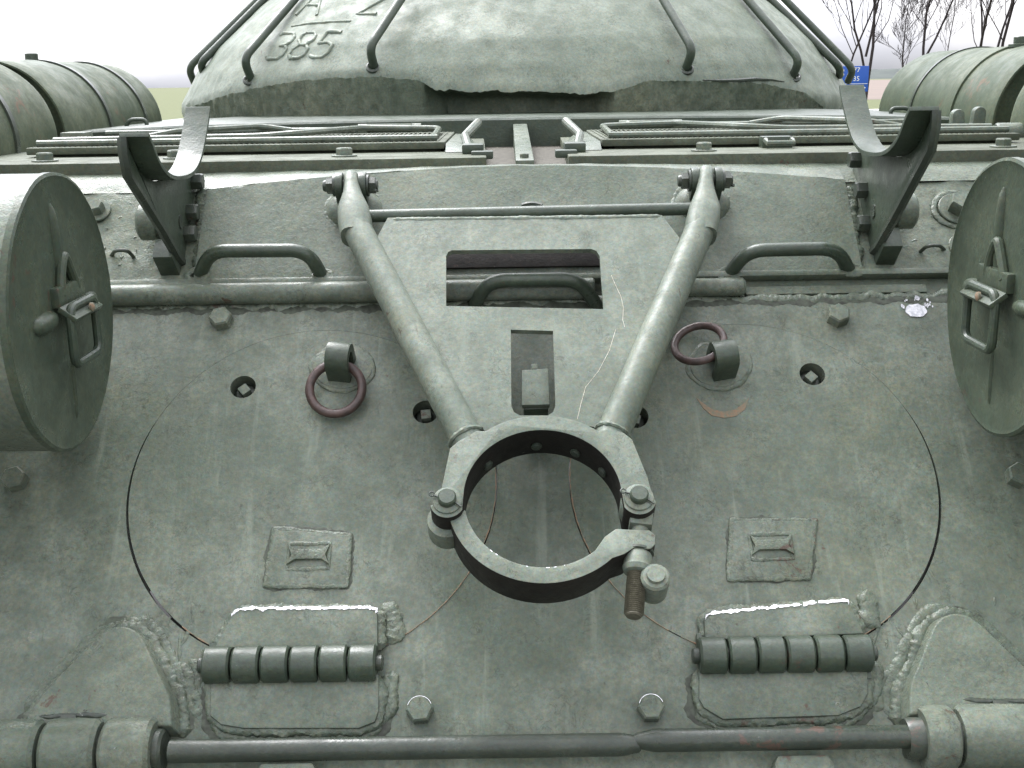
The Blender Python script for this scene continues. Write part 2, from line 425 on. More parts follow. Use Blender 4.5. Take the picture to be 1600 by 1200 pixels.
for sx, h in zip((-1, 1), hatches):
    b = BM()
    for a0, a1 in (((-128, -62), (-58, 14)) if sx < 0 else ((-118, -52), (-194, -122))):
        q = arc(sx*HX, 0, HR+.0006, a0, a1, 60); tube(b, [PL(p[0]+.0008*noise.noise(Vector((i*.5, 1, sx))), p[1], .0008) for i, p in enumerate(q)], lambda t: .0010+.0009*noise.noise(Vector((t*22, 4, sx))), 5)
    obj('joint_rust', b, M_ORANGE, h)
# ---- lifting eyes and loose rings
for sx, (lx, ly), ang in ((-1, (536, 575), -8), (1, (1124, 572), 10)):
    h = hatches[0 if sx < 0 else 1]; u, v = pl(lx, ly, 0); f = PL.at(u, v, 0).spin(R(ang)); f = Frame(f.o, f.x*1.22, f.y*1.22, f.z*1.25)
    b = BM(); pts = [(.043*math.cos(2*math.pi*k/36)*(1+.08*noise.noise(Vector((k*.3, sx, 0)))), .036*math.sin(2*math.pi*k/36)*(1+.10*noise.noise(Vector((k*.4, 5, sx))))) for k in range(36)]
    prism(b, pts, f, -.002, .005, .003); bead(b, pts, .005, f, .001, True, seed=3+sx); obj('eye_pad', b, M_PAINT, h)
    # strap bent into a loop: outline in (v, n), extruded across
    fe = Frame(f.o, f.y, f.z, f.x)
    b = BM(); o_ = [(-.026, .0), (-.026, .034)]+arc(-.004, .034, .022, 180, 0, 12)[1:-1]+[(.018, .034), (.018, 0)]
    inn = [(-.014, 0), (-.014, .034)]+arc(-.004, .034, .010, 180, 0, 8)[1:-1]+[(.006, .034), (.006, 0)]
    prism(b, o_+inn[::-1], fe, -.0165, .0165, .003); obj('lifting_eye', b, M_DARK, h)
u, v = pl(525, 608, .022)
fr = Frame(PL(u, v, .024), XX, (VV*math.cos(R(12))+NN*math.sin(R(12))), (NN*math.cos(R(12))-VV*math.sin(R(12))))
b = BM(); torus(b, fr, .0445, .0078); o = obj('lifting_ring', b, M_RUST)
tag(o, 'rusty iron ring hanging straight down from the lifting eye on the left hatch', 'iron ring', 'loose iron rings on the hatches')
u, v = pl(1092, 537, .035); yv = (VV*math.cos(R(-14))+NN*math.sin(R(-14))); xv = (XX*.96+yv.cross(XX)*-.28).normalized()
zv = xv.cross(yv).normalized(); yv = zv.cross(xv)
b = BM(); torus(b, Frame(PL(u, v, .036), xv, yv, zv), .0425, .0068); o = obj('lifting_ring', b, M_RUST)
tag(o, 'rusty iron ring leaning sideways in the lifting eye beside the right lock leg', 'iron ring', 'loose iron rings on the hatches')
# crescent scrape below the right ring and a white splash
b = BM(); c = pls([(1088, 622), (1100, 632), (1113, 640), (1130, 644), (1148, 641), (1160, 633), (1170, 622), (1164, 640), (1150, 651), (1132, 654), (1112, 650), (1098, 638)])
prism(b, c, PL, .0005, .0021); obj('rust_scrape', b, M_ORANGE, hatches[1])

# ---- hatch hinges
def hatch_hinge(sx):
    """sx -1 left, +1 right; local px lists taken on the plate"""
    if sx < 0:
        upx = [(335, 1012), (364, 958), (378, 951), (575, 949), (590, 958), (590, 1012)]
        lox = [(330, 1052), (327, 1118), (345, 1132), (380, 1138), (560, 1138), (586, 1128), (592, 1110), (592, 1052)]
        ka, kb, ky = 318, 590, 1037
    else:
        upx = [(1102, 1000), (1100, 968), (1112, 958), (1310, 938), (1328, 944), (1350, 990)]
        lox = [(1092, 1042), (1092, 1092), (1100, 1106), (1130, 1124), (1310, 1118), (1345, 1104), (1356, 1085), (1356, 1036)]
        ka, kb, ky = 1090, 1362, 1022
    up_, lo_ = pls(upx, .022), pls(lox, .016)
    b = BM(); prism(b, up_, PL, -.004, .0225, .003); root = obj('hatch_hinge', b, M_PAINT, tank)
    b = BM(); prism(b, lo_, PL, -.004, .0165, .004); obj('lower_leaf', b, M_PAINT, root)
    b = BM(); bead(b, [(p[0], p[1]) for p in up_], .0105, PL, .009, False, seed=11+sx, ripple=.3)
    k = -1 if sx < 0 else 0
    for rr, s in ((.015, 1), (.012, 2)):
        e = pls([(603, 1006), (612, 985), (606, 955), (594, 944)] if sx < 0 else [(1345, 980), (1353, 962), (1350, 940), (1334, 932)], .0)
        bead(b, [(p[0]+.004*s, p[1]) for p in e], rr, PL, .001, seed=s, ripple=.25, flat=.45)
    obj('upper_weld', b, M_WELD, root)
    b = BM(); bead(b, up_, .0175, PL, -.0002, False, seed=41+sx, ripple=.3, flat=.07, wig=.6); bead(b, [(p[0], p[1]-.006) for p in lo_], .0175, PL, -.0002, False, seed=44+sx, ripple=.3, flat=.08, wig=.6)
    obj('crevice_shade', b, M_CREVICE, root)  # painted shade along both leaf welds
    b = BM(); bead(b, lo_, .0095, PL, .006, False, seed=13+sx, ripple=.3)
    bead(b, [(p[0], p[1]-.009) for p in lo_[1:-1]], .009, PL, .0, False, seed=23+sx, ripple=.4)
    e = lo_[-3:] if sx < 0 else lo_[-3:]
    for s in range(3): bead(b, [(p[0]+.006+.006*s, p[1]+.004*s) for p in e], .010, PL, .0, seed=33+s+sx, ripple=.3)
    obj('lower_weld', b, M_WELD, root)
    ua, va = pl(ka, ky, .022); ub, vb = pl(kb, ky-2*(sx < 0)*0, .022); vm = (va+vb)/2
    n_ = 6; wd = (ub-ua)/n_; ry, rn = .0275, .026
    for i in range(n_):
        b = BM(); a0 = ua+i*wd+.0016; a1 = ua+(i+1)*wd-.0016
        f = Frame(PL((a0+a1)/2, vm, .020), VV, NN, XX)
        hw = (a1-a0)/2; e = 1 if i % 2 == 0 else -1
        # rolled barrel with a tongue towards its own leaf
        lathe(b, [(.0245, -hw), (.0275, -hw+.003), (.0278, hw-.003), (.0245, hw)], f, 28, wob=lambda th, h: .025*noise.noise(Vector((math.cos(th)*2, math.sin(th)*2, h*90+i))))
        prism(b, [(0 if e > 0 else -.037, -.022), (.037 if e > 0 else 0, -.022), (.037 if e > 0 else 0, -.006), (0 if e > 0 else -.037, -.006)], f, -hw+.001, hw-.001, .002)
        obj('knuckle', b, M_DARK, root)
    b = BM(); lathe(b, [(.010, ua-.008), (.012, ua-.006), (.012, ub+.006), (.010, ub+.008)], Frame(PL(0, vm, .020), VV, NN, XX), 16); obj('hinge_pin', b, M_BARE, root)
    # ragged bright metal strip laid on for the sky glint along the upper lip
    lip = [(362, 962), (378, 952), (430, 951), (575, 950), (587, 957)] if sx < 0 else [(1102, 966), (1112, 959), (1180, 952), (1310, 939), (1325, 943)]
    L_ = smooth_path([(*p, 0) for p in pls(lip, .0215)], 8); L_ = [(p.x, p.y+.0014*noise.noise(Vector((p.x*130, sx, 2)))) for p in L_]; b = BM(); k = len(L_)
    for q in range(len(L_)-1):
        for h_ in range(6):
            t0 = h_/6; p = Vector(L_[q]).lerp(Vector(L_[q+1]), t0); p2 = Vector(L_[q]).lerp(Vector(L_[q+1]), t0+1/6)
            wv = .0034*(1+1.5*noise.noise(Vector((p.x*120, sx*3, 1)))+.7*noise.noise(Vector((p.x*420, sx, 6))))
            if wv < .0008: continue
            sh = .0022*noise.noise(Vector((p.x*75, 7, sx)))
            prism(b, [(p.x, p.y+sh-wv*.6), (p2.x+.0003, p2.y+sh-wv*.6), (p2.x+.0003, p2.y+sh+wv*.6), (p.x, p.y+sh+wv*.6)], PL, .0190, .0236)
    obj('lip_glint', b, M_SHINE, root)
    return root
hatch_hinge(-1); hatch_hinge(1)

# ---- big hull hinges at the foot of the plate
def hull_hinge(sx):
    fpx = [(30, 1150), (52, 1112), (78, 1080), (118, 1038), (150, 1004), (176, 984), (204, 980), (228, 992), (243, 1018), (262, 1060), (280, 1100), (284, 1150)]
    pts = [(p[0]*1, p[1]) for p in pls(fpx, .01)]
    if sx > 0: pts = [(-p[0]+.004, p[1]) for p in pts][::-1]
    uo = -.80*(-sx); 
    ext = [(sx*.86, pts[0][1])] if False else []
    b = BM(); c = smooth_path([(p[0], p[1], 0) for p in pts], 5); c = [(p.x, p.y) for p in c]
    prism(b, c, PL, -.004, .032, .012, seg=3, taper=.10); root = obj('hull_hinge', b, M_ROUGH, tank)
    b = BM(); bead(b, c, .013, PL, .000, seed=61+sx, ripple=.25, flat=.6)
    bead(b, [(p[0]*1.0+(.012 if p[0] > (-.66 if sx < 0 else .66) else -.012), p[1]+.010) for p in c[4:-6]], .010, PL, -.001, seed=71+sx, ripple=.3, flat=.45)
    ic = c[-16:] if sx < 0 else c[:16]
    for s in range(3): bead(b, [(p[0]-sx*(.016+.012*s), p[1]-.002+.006*s) for p in ic[2:13-2*s]], .010, PL, -.002, seed=75+s+sx, ripple=.35, wig=.7, flat=.45)
    obj('casting_weld', b, M_WELD, root)
    b = BM(); bead(b, c, .0185, PL, -.0002, seed=47+sx, ripple=.3, flat=.07, wig=.7); obj('crevice_shade', b, M_CREVICE, root)  # dark outline is the casting weld's crevice shade, painted
    fr = Frame(PL(0, -.428, .022), VV, NN, XX)
    edges = [-.905, -.80, -.715, -.630, -.552] if sx < 0 else [.548, .600, .715, .80, .905]
    for a0, a1 in zip(edges, edges[1:]):
        b = BM(); f = Frame(fr((0), 0, (a0+a1)/2), VV, NN, XX); hw = (a1-a0)/2-.003
        lathe(b, [(.041, -hw), (.046, -hw+.006), (.047, 0), (.046, hw-.006), (.041, hw)], f, 36, wob=lambda th, h: .03*noise.noise(Vector((math.cos(th)*2, math.sin(th)*2, h*40+a0*9))))
        obj('knuckle', b, M_PAINT, root)
    b = BM(); lathe(b, [(.028, edges[0]-.02), (.030, edges[0]-.015), (.030, edges[-1]+.006), (.026, edges[-1]+.010)], fr, 20); obj('hinge_pin', b, M_BARE, root)
    b = BM(); kx = -.685 if sx < 0 else .672
    box(b, PL, kx-.012, kx+.012, -.398, -.378, .026, .038, .004); obj('stop_nib', b, M_BARE, root)
    b = BM(); fl = [(-.73, -.380), (-.63, -.378)] if sx < 0 else [(.62, -.376), (.80, -.384)]
    bead(b, fl, .0035, PL, .0315, seed=81, wig=.8); obj('rust_joint', b, M_BARE, root)
hull_hinge(-1); hull_hinge(1)

# ---- torsion rods and supports along the lower edge
fr = Frame(PL(0, -.432, .030), VV, NN, XX)
b = BM(); lathe(b, [(.012, -.535), (.0165, -.532), (.0165, .118), (.012, .142), (.006, .147)], fr, 20); obj('torsion_rod', b, M_BARE, tank)
fr2 = Frame(PL(0, -.428, .034), VV, NN, XX)
b = BM(); lathe(b, [(.004, .128), (.011, .140), (.0165, .165), (.0165, .545), (.013, .552)], fr2, 20); obj('torsion_rod', b, M_BARE, tank)
for px in ((402, 497), (1208, 1300)):
    (a0, v0), (a1, v1) = pl(px[0], 1182, .03), pl(px[1], 1176, .03)
    b = BM(); prism(b, [(a0, -.52), (a1, -.52), (a1, -.462), (a1-.006, -.4505), (a0+.006, -.4505), (a0, -.462)], PL, -.01, .034, .006); obj('rod_support', b, M_PAINT, tank)
# lower hull below the hinge line
b = BM(); prism(b, [(-1.12, -.90), (1.12, -.90), (1.12, -.480), (-1.12, -.480)], PL, -.25, -.02, .01); obj('lower_plate', b, M_PAINT, tank)
b = BM(); bead(b, [(-.53, -.470), (.53, -.472)], .010, PL, -.018, seed=90); obj('lower_weld', b, M_BROWN, tank)

# ---- hexagon bolts on the plate
b = BM(); hexbolt(b, Frame((0, 0, 0), (1, 0, 0), (0, 1, 0), (0, 0, 1)), .0205, .022)
bolt0 = obj('hex_bolt', b, M_PAINT, tank, 25, loc=(0, 0, 0)); bmesh_data = bolt0.data
spots = [(345, 497, 12), (1310, 492, 22), (656, 1109, 5), (1017, 1106, 0), (22, 748, 18), (1592, 742, 30)]
for i, (x, y, a) in enumerate(spots):
    u, v = pl(x, y, .012); f = PL.at(u, v, 0).spin(R(a))
    if i == 0:
        o = bolt0; o.location = f.o-WL[tank]; o.rotation_euler = f.mat().to_euler(); WL[o] = f.o
    else: o = inst('hex_bolt', bmesh_data, f, tank)
for x, y in ((656, 1109), (1017, 1106)):          # bright metal strips put on the chamfers as glints
    u, v = pl(x, y, .012)
    b = BM(); f = PL.at(u, v, .0212); pts = arc(0, 0, .0182, 20, 165, 12)
    tube(b, [f(p[0], p[1], 0) for p in pts], lambda t: .0004+.0008*abs(noise.noise(Vector((t*14, x, 1)))), 5); obj('bolt_glint', b, M_SHINE, tank)

# ---- fixed upper plate with arched top edge
def v_edge(u): return .666-.046*min(1, abs(u)/.6)**1.8
b = BM()
def up_pt(s, t):
    u = -.607+1.214*s; v = .412+(v_edge(u)-.412)*t
    return PL(u, v, .006+.0015*noise.noise(Vector((u*5, v*6, 2))))
grid_sheet(b, up_pt, 90, 22)
def up_back(s, t):
    u = -.607+1.214*s; return PL(u, v_edge(u), .006).lerp(DK(u, 2.335, -.1625), t)+Vector((0, 0, .004*math.sin(math.pi*t)))+Vector((0, 0, .0018*noise.noise(Vector((u*22, t*3, 8)))))
grid_sheet(b, up_back, 90, 6)
bmesh.ops.remove_doubles(b, verts=b.verts[:], dist=.0004)
gs = b.faces[:]; bmesh.ops.recalc_face_normals(b, faces=gs)
# give it thickness downwards by a skirt
be = [e for e in b.edges if e.is_boundary]
r = bmesh.ops.extrude_edge_only(b, edges=be); bmesh.ops.translate(b, verts=[g for g in r['geom'] if isinstance(g, bmesh.types.BMVert)], vec=-NN*.03)
upper = obj('upper_plate', b, M_PAINT, tank, 22)
for sx in (-1, 1):
    b = BM()
    def side(s, t):
        u = sx*(.603+.52*s); v = .412+(.620-.412)*t
        return PL(u, v, -.004+.005*noise.fractal(Vector((u*14, v*14, 4)), 1, 2, 4))
    grid_sheet(b, side, 60, 26)
    def sback(s, t):
        u = sx*(.603+.52*s); a = PL(u, .620, -.002); return a.lerp(DK(u, 2.335, -.1635), t)+Vector((0, 0, .007*math.sin(math.pi*t)))
    grid_sheet(b, sback, 30, 6)
    o = obj('upper_side_plate', b, M_ROUGH, tank, 40)
    b = BM()
    pp = pls([(312, 430), (309, 400), (314, 350), (318, 292)] if sx < 0 else [(1337, 428), (1335, 390), (1331, 340), (1326, 290)], 0)
    bead(b, pp, .012, PL, -.003, seed=101+sx, ripple=.5); 
    obj('plate_weld', b, M_WELD, tank)
# shelf and lip below it
b = BM(); prism(b, [(-1.12, .348), (1.12, .348), (1.12, .425), (-1.12, .425)], PL, -.06, -.012, .002); obj('joint_shelf', b, M_PAINT, tank)
b = BM(); prism(b, [(-1.12, .3995), (1.12, .3995), (1.12, .4125), (-1.12, .4125)], PL, -.011, .0075, .003); obj('joint_lip', b, M_PAINT, tank)
b = BM(); bead(b, [(-1.1+2.2*i/60, .3565+.0015*noise.noise(Vector((i*.7, 0, 9)))) for i in range(61)], .0095, PL, -.004, seed=111, ripple=.25, wig=.9); obj('joint_weld', b, M_WELD, tank)
b = BM(); bead(b, [(-1.1+2.2*i/60, .349+.0015*noise.noise(Vector((i*.7, 0, 9)))) for i in range(61)], .0085, PL, -.0001, seed=117, ripple=.5, wig=.9, flat=.08); obj('crevice_shade', b, M_CREVICE, tank)  # shade under the joint weld laid down as a dark band
# pipes lying in the joint
b = BM(); lathe(b, [(.017, -.90), (.0195, -.897), (.0195, .115), (.017, .118)], Frame(PL(0, .374, .012), VV, NN, XX), 20); obj('joint_pipe', b, M_PAINT, tank)
b = BM(); lathe(b, [(.014, .165), (.0165, .168), (.0165, .384), (.0125, .389)], Frame(PL(0, .374, .010), VV, NN, XX), 20); obj('joint_pipe', b, M_PAINT, tank)
b = BM(); box(b, PL, .392, .72, .366, .384, -.013, -.003, .003); obj('joint_strip', b, M_ROUGH, tank)
b = BM(); prism(b, [(-.165, .425), (.165, .425), (.160, .535), (.10, .548), (-.10, .545), (-.165, .53)], PL, -.002, .0105, .001); obj('window_shade_patch', b, M_SIDE, tank)  # dark rust tone with the shade behind the web painted in
# grab handles
def handle(name, px, n, rad, parent, mat):
    (x0, y0), (x1, y1), (x2, y2), (x3, y3) = px
    a, d = pl(x0, y0, 0), pl(x3, y3, 0); b_, c = pl(x1, y1, n), pl(x2, y2, n)
    path = fillet([PL(*a, -.01), PL(*b_, n), PL(*c, n), PL(*d, -.01)], .034, 7)
    b = BM(); tube(b, path, rad, 14, up=(0, -.3, 1)); return obj(name, b, mat, parent, 50)
handle('grab_handle', [(308, 430), (328, 392), (480, 391), (505, 432)], .05, .0125, tank, M_DARK)
handle('grab_handle', [(1137, 428), (1168, 391), (1308, 388), (1331, 422)], .05, .0125, tank, M_DARK)
handle('grab_handle', [(738, 478), (762, 438), (905, 436), (936, 478)], .05, .0125, tank, M_DARK)
for x, y, d in ((308, 432, 1), (505, 434, 1), (1137, 430, 1), (1331, 424, 1)):
    b = BM(); u, v = pl(x, y, .0); bead(b, [(u+.018*math.cos(k*.52), v+.012*math.sin(k*.52)) for k in range(12)], .005, PL, .004, True, seed=x)
    obj('handle_weld', b, M_WELD, tank)
# wire eyes and side bolts
for px in ([(172, 397), (180, 391), (200, 391), (208, 400)], [(1438, 392), (1448, 384), (1468, 383), (1478, 388)]):
    b = BM(); P_ = [PL(*pl(*px[0], 0), -.006), PL(*pl(*px[1], .018), .018), PL(*pl(*px[2], .018), .018), PL(*pl(*px[3], 0), -.006)]
    tube(b, fillet(P_, .012, 5), .0035, 8); obj('wire_eye', b, M_BARE, tank)
for x, y, s in ((1496, 326, 1.0), (152, 328, .7), (1507, 385, .8)):
    u, v = pl(x, y, 0); b = BM(); hexbolt(b, PL.at(u, v, -.004).spin(R(18)), .022*s, .034*s, .036*s); obj('side_bolt', b, M_PAINT, tank)
    if s == 1.0:
        b = BM(); bead(b, [(u+.043*math.cos(k*.3), v+.040*math.sin(k*.3)) for k in range(21)], .006, PL, -.004, True, seed=5); obj('bolt_weld', b, M_WELD, tank)
# scattered weld scars on the side plates and the lower plate
scar = BM()
for i in range(46):
    sx = random.choice((-1, 1)); u = sx*random.uniform(.63, .80); v = random.uniform(.42, .61)
    a = random.uniform(0, 3.14); l = random.uniform(.004, .020)
    bead(scar, [(u, v), (u+l*math.cos(a), v+l*math.sin(a)*.6)], random.uniform(.002, .0045), PL, -.003, seed=i)
obj('spatter', scar, M_WELD, tank)['kind'] = 'stuff'
scar = BM()
for i in range(60):
    sx = random.choice((-1, 1)); t_ = random.random()
    if t_ < .55: u = sx*random.uniform(.505, .60); v = random.uniform(-.42, -.22)
    elif t_ < .75: u = sx*random.uniform(.40, .50); v = random.uniform(-.24, -.16)
    else: u = sx*random.uniform(.70, .78); v = random.uniform(-.33, -.20)
    a = random.gauss(1.45, .35); l = random.uniform(.006, .05)*(1 if t_ < .55 else .5)
    bead(scar, [(u, v), (u+l*math.cos(a), v+l*math.sin(a))], random.uniform(.0016, .0034), PL, 0, seed=i+200, flat=.5)
obj('weld_scar', scar, M_WELD, tank)['kind'] = 'stuff'
# splash of white at the right end of the joint
b = BM()
u, v = pl(1431, 486); prism(b, [(u+.019*math.cos(k*.314)*(1+.25*noise.noise(Vector((k*.8, 1, 1)))), v+.014*math.sin(k*.314)*(1+.3*noise.noise(Vector((k*.9, 4, 1))))) for k in range(20)], PL, .0004, .0022)
for k in range(26):
    a = random.uniform(0, 6.28); d = random.uniform(.018, .032); uu, vv = u+d*math.cos(a), v+.008+abs(d*math.sin(a))*.8; s = random.uniform(.0008, .0024)
    prism(b, [(uu+s*math.cos(j*1.05), vv+s*1.8*math.sin(j*1.05)) for j in range(6)], PL, .0004, .0016)
obj('white_splash', b, M_WHITE, tank)

# ---- pivot lugs of the travel lock
for sx, (x, y) in ((-1, (549, 290)), (1, (1103, 282))):
    u, v = pl(x, y, .058)
    lug = None
    b = BM(); f = PL.at(u, v-.012, 0)
    lathe(b, [(.050, -.004), (.050, .006), (.040, .020), (.030, .026)], Frame(f.o, f.x*1.05, f.y*.9, f.z), 28, wob=lambda th, h: .06*noise.noise(Vector((math.cos(th)*2, math.sin(th)*2, sx*4+h*30))))
    bead(b, [(.054*math.cos(k*.3), .049*math.sin(k*.3)) for k in range(21)], .006, f, .003, True, seed=8+sx, ripple=.5)
    lug = obj('pivot_lug', b, M_PAINT, tank)
    for e in (-1, 1):
        fe = Frame(PL(u+e*.0215, v, .058), VV, NN, XX)
        b = BM(); o_ = arc(0, 0, .024, -20, 200, 18)+[(-.020, -.05), (.018, -.05)]
        prism(b, o_, fe, -.007, .007, .002); obj('lug_ear', b, M_DARK, lug)

# ---- cradle brackets
def cradle(sx, dz):
    uo, ui = .640*sx, .594*sx            # outer edge (gusset) and inner edge of the strap
    f = Frame(DK(0, 2.085, 0), (0, 1, 0), (0, 0, 1), (1, 0, 0))       # (along, up, across)
    # strap arc in (Y, Z): lower arc between the two tips
    tips = [(-.205, -.062+dz), (.195, -.050+dz)]
    prof = [(-.212, -.062+dz), (-.206, -.066+dz), (-.190, -.080+dz), (-.165, -.106+dz), (-.130, -.126+dz), (-.085, -.138+dz), (-.03, -.142+dz), (.03, -.140+dz), (.075, -.128+dz), (.110, -.108+dz), (.145, -.078+dz), (.175, -.048+dz), (.190, -.030+dz)]
    P_ = smooth_path([(p[0], p[1], 0) for p in prof], 5)
    top = [(p.x, p.y) for p in P_]; th = .007; bot = []
    for i, p in enumerate(P_):
        t = (P_[min(i+1, len(P_)-1)]-P_[max(i-1, 0)]).normalized(); bot.append((p.x+t.y*th, p.y-t.x*th))
    a, c = sorted((uo, ui))
    # gusset under the strap
    foot = [(.062, -.312), (.030, -.296), (-.045, -.240), (-.203, -.128+dz), (-.214, -.092+dz), (-.211, -.069+dz)]
    g = foot+[(q[0], q[1]-.001) for q in bot[2:-26]]+[(.150, -.140+dz), (.215, -.155), (.205, -.175), (.11, -.27)]
    b = BM(); prism(b, g, f, min(uo, uo-sx*.008), max(uo, uo-sx*.008), .0015); root = obj('cradle_bracket', b, M_DARK, tank)
    b = BM(); prism(b, top+bot[::-1], f, a, c, .0012, ang=50); obj('cradle_strap', b, M_DARK, root, 40)
    # rear flange of the gusset
    b = BM(); fl = foot[1:]; tube(b, [f(p[0], p[1], uo-sx*.004) for p in [foot[0]]+fl], .0085, 6); obj('gusset_edge', b, M_BARE, root)
    for (y_, z_) in ((.165, -.168+dz), (.112, -.220+dz), (.085, -.262)):
        b = BM(); hexbolt(b, Frame(f(y_, z_, uo-sx*.006), (0, 1, 0), (0, 0, 1) if sx < 0 else (0, 0, -1), (1 if sx < 0 else -1, 0, 0)), .0165, .022, 0); obj('bracket_bolt', b, M_BARE, root)
    # round peg and square foot on the outer side
    b = BM(); lathe(b, [(.030, -.012), (.033, -.008), (.033, .022), (.027, .027)], Frame(f(.060, -.238, uo+sx*.040), (0, 1, 0), (0, 0, 1) if sx > 0 else (0, 0, -1), (sx, 0, 0)), 26); obj('bracket_peg', b, M_PAINT, root)
    b = BM(); lathe(b, [(.013, -.035), (.013, .03)], Frame(f(.060, -.238, uo+sx*.025), (0, 1, 0), (0, 0, 1) if sx > 0 else (0, 0, -1), (sx, 0, 0)), 14); obj('peg_shaft', b, M_BARE, root)
    b = BM(); u1, u2 = sorted((uo-sx*.004, uo+sx*.032)); prism(b, [(u1, .428), (u2, .428), (u2, .470), (u1, .470)], PL, -.01, .052, .003); obj('bracket_foot', b, M_DARK, root)
    return root
cradle(-1, -.006); cradle(1, .016)

# ---- deck: frames, grilles, strap, rim
for sx in (-1, 1):
    a, c = (-1.20, -.075) if sx < 0 else (.085, 1.20)
    b = BM()
    prism(b, [(a, 2.330), (c, 2.330), (c-.02*(sx < 0), 3.14), (a, 3.14)] if sx < 0 else [(a, 2.330), (c, 2.330), (c, 3.14), (a+.02, 3.14)], DK, -.185, -.1415, .003)
    fr_ = obj('deck_frame', b, M_DECK, tank)
    # grille: frame of four bars, woven wire, guard rods
    ga, gb, y0, y1, zt = .168, 1.06, 2.545, 3.06, -.121
    P4 = [(sx*ga, y0), (sx*gb, y0), (sx*gb, y1), (sx*(ga+.01), y1)]
    b = BM(); wd = .030
    u0_, u1_ = sorted((sx*ga, sx*gb))
    box(b, DK, u0_, u1_, y0, y0+wd, -.136, zt, .003); box(b, DK, u0_, u1_, y1-wd, y1, -.136, zt, .003); box(b, DK, u0_+.03, u1_-.01, y0+.025, y1-.02, -.1425, -.1355)
    box(b, DK, u0_, u0_+wd, y0+wd, y1-wd, -.136, zt-.001, .003); box(b, DK, u1_-wd, u1_, y0+wd, y1-wd, -.136, zt-.001, .003)
    gr_ = obj('intake_grille', b, M_DECK, tank)
    b = BM(); k = 0; u = u0_+.012
    while u < u1_-.012:
        box(b, DK, u-.0022, u+.0022, y0+.01, y1-.01, zt-.004, zt+.0008); u += .0115
    v = y0+.02
    while v < y1-.02:
        box(b, DK, u0_+.01, u1_-.01, v-.0022, v+.0022, zt-.006, zt-.0012); v += .0165
    obj('wire_mesh', b, M_DECK, gr_, 0)
    b = BM(); box(b, DK, u0_+.032, u1_-.032, y0+.032, y1-.032, -.1352, -.1335); obj('grille_floor', b, M_BROWN, gr_)
    e = sx
    for pts in ([(.185, 2.585, 0), (1.05, 2.585, 0)], [(.195, 2.62, 0), (.205, 3.02, .004), (.40, 3.02, .008), (.49, 2.66, .012), (.58, 2.655, .006), (1.04, 2.655, .003)], [(.58, 3.03, .004), (.66, 3.03, .016), (.78, 2.70, .018), (.86, 2.70, .004)], [(.42, 3.035, .003), (1.05, 3.035, .003)]):
        b = BM(); tube(b, fillet([DK(e*p[0], p[1], zt+.007+p[2]) for p in pts], .03, 5), .0072, 8); obj('guard_rod', b, M_PAINT, gr_)
    # sloped inner end of the lid
    b = BM(); pz = [DK(sx*.09, 2.50, -.1405), DK(sx*.165, 2.50, -.1405), DK(sx*.165, 3.07, -.1405), DK(sx*.12, 3.02, -.1405), DK(sx*.166, 2.56, -.1245), DK(sx*.166, 3.05, -.1245), DK(sx*.145, 3.02, -.1245)]
    vsx = [b.verts.new(q) for q in pz]; bmesh.ops.convex_hull(b, input=vsx); bevel_sharp(b, .003); obj('lid_end', b, M_PAINT, gr_)
    # latch: peg on a block
    b = BM(); box(b, DK, sx*.105-.022, sx*.105+.022, 2.44, 2.50, -.142, -.122, .004); box(b, DK, sx*.085-.022, sx*.085+.022, 2.40, 2.44, -.15, -.134, .003); la = obj('lid_latch', b, M_DARK, tank)
    b = BM(); tube(b, [DK(sx*.118, 2.60, -.14), DK(sx*.128, 2.66, -.115), DK(sx*.100, 2.74, -.088)], .010, 10); obj('latch_peg', b, M_PAINT, la)
    # handle rod standing on the rim
    ua = sx*.34; b = BM()
    tube(b, [DK(ua-.075, 3.135, -.118), DK(ua-.055, 3.12, -.110), DK(ua+.055, 3.12, -.110), DK(ua+.075, 3.135, -.118)], .010, 10); lathe(b, [(.015, -.012), (.015, .012)], Frame(DK(ua-.07, 3.13, -.115), (0, 1, 0), (0, 0, 1), (1, 0, 0)), 12); lathe(b, [(.015, -.012), (.015, .012)], Frame(DK(ua+.07, 3.13, -.115), (0, 1, 0), (0, 0, 1), (1, 0, 0)), 12)
    obj('lid_handle', b, M_PAINT, tank)
    for (bu, by) in ((.355, 2.42), (.955, 2.40), (.70, 2.43)):
        b = BM(); hexbolt(b, DK.at(sx*bu+.01*sx, by, -.1415).spin(.2), .0165, .018, .026); obj('deck_bolt', b, M_PAINT, tank)
# open hasp on the right lid
b = BM(); prism(b, [(.50, 2.50), (.565, 2.50), (.565, 2.535), (.50, 2.535)], DK, -.142, -.118, .003); hp = obj('lid_hasp', b, M_DARK, tank)
b = BM(); tube(b, [DK(.505, 2.49, -.125), DK(.505, 2.47, -.13), DK(.56, 2.47, -.13), DK(.56, 2.49, -.125)], .006, 8); obj('hasp_loop', b, M_PAINT, hp)
b = BM(); box(b, DK, -1.2, 1.2, 2.332, 3.16, -.21, -.165, 0); obj('engine_deck', b, M_BROWN, tank)
b = BM(); f = Frame(DK(0, 0, 0), (0, 1, 0), (0, 0, 1), (1, 0, 0))
prism(b, [(2.36, -.163), (2.36, -.150), (2.42, -.146), (3.08, -.112), (3.152, -.106), (3.152, -.17)], f, -.018, .019, .003); st_ = obj('centre_strap', b, M_PAINT, tank)
b = BM(); hexbolt(b, DK.at(0, 2.40, -.1475), .009, .008); obj('strap_bolt', b, M_PAINT, st_)
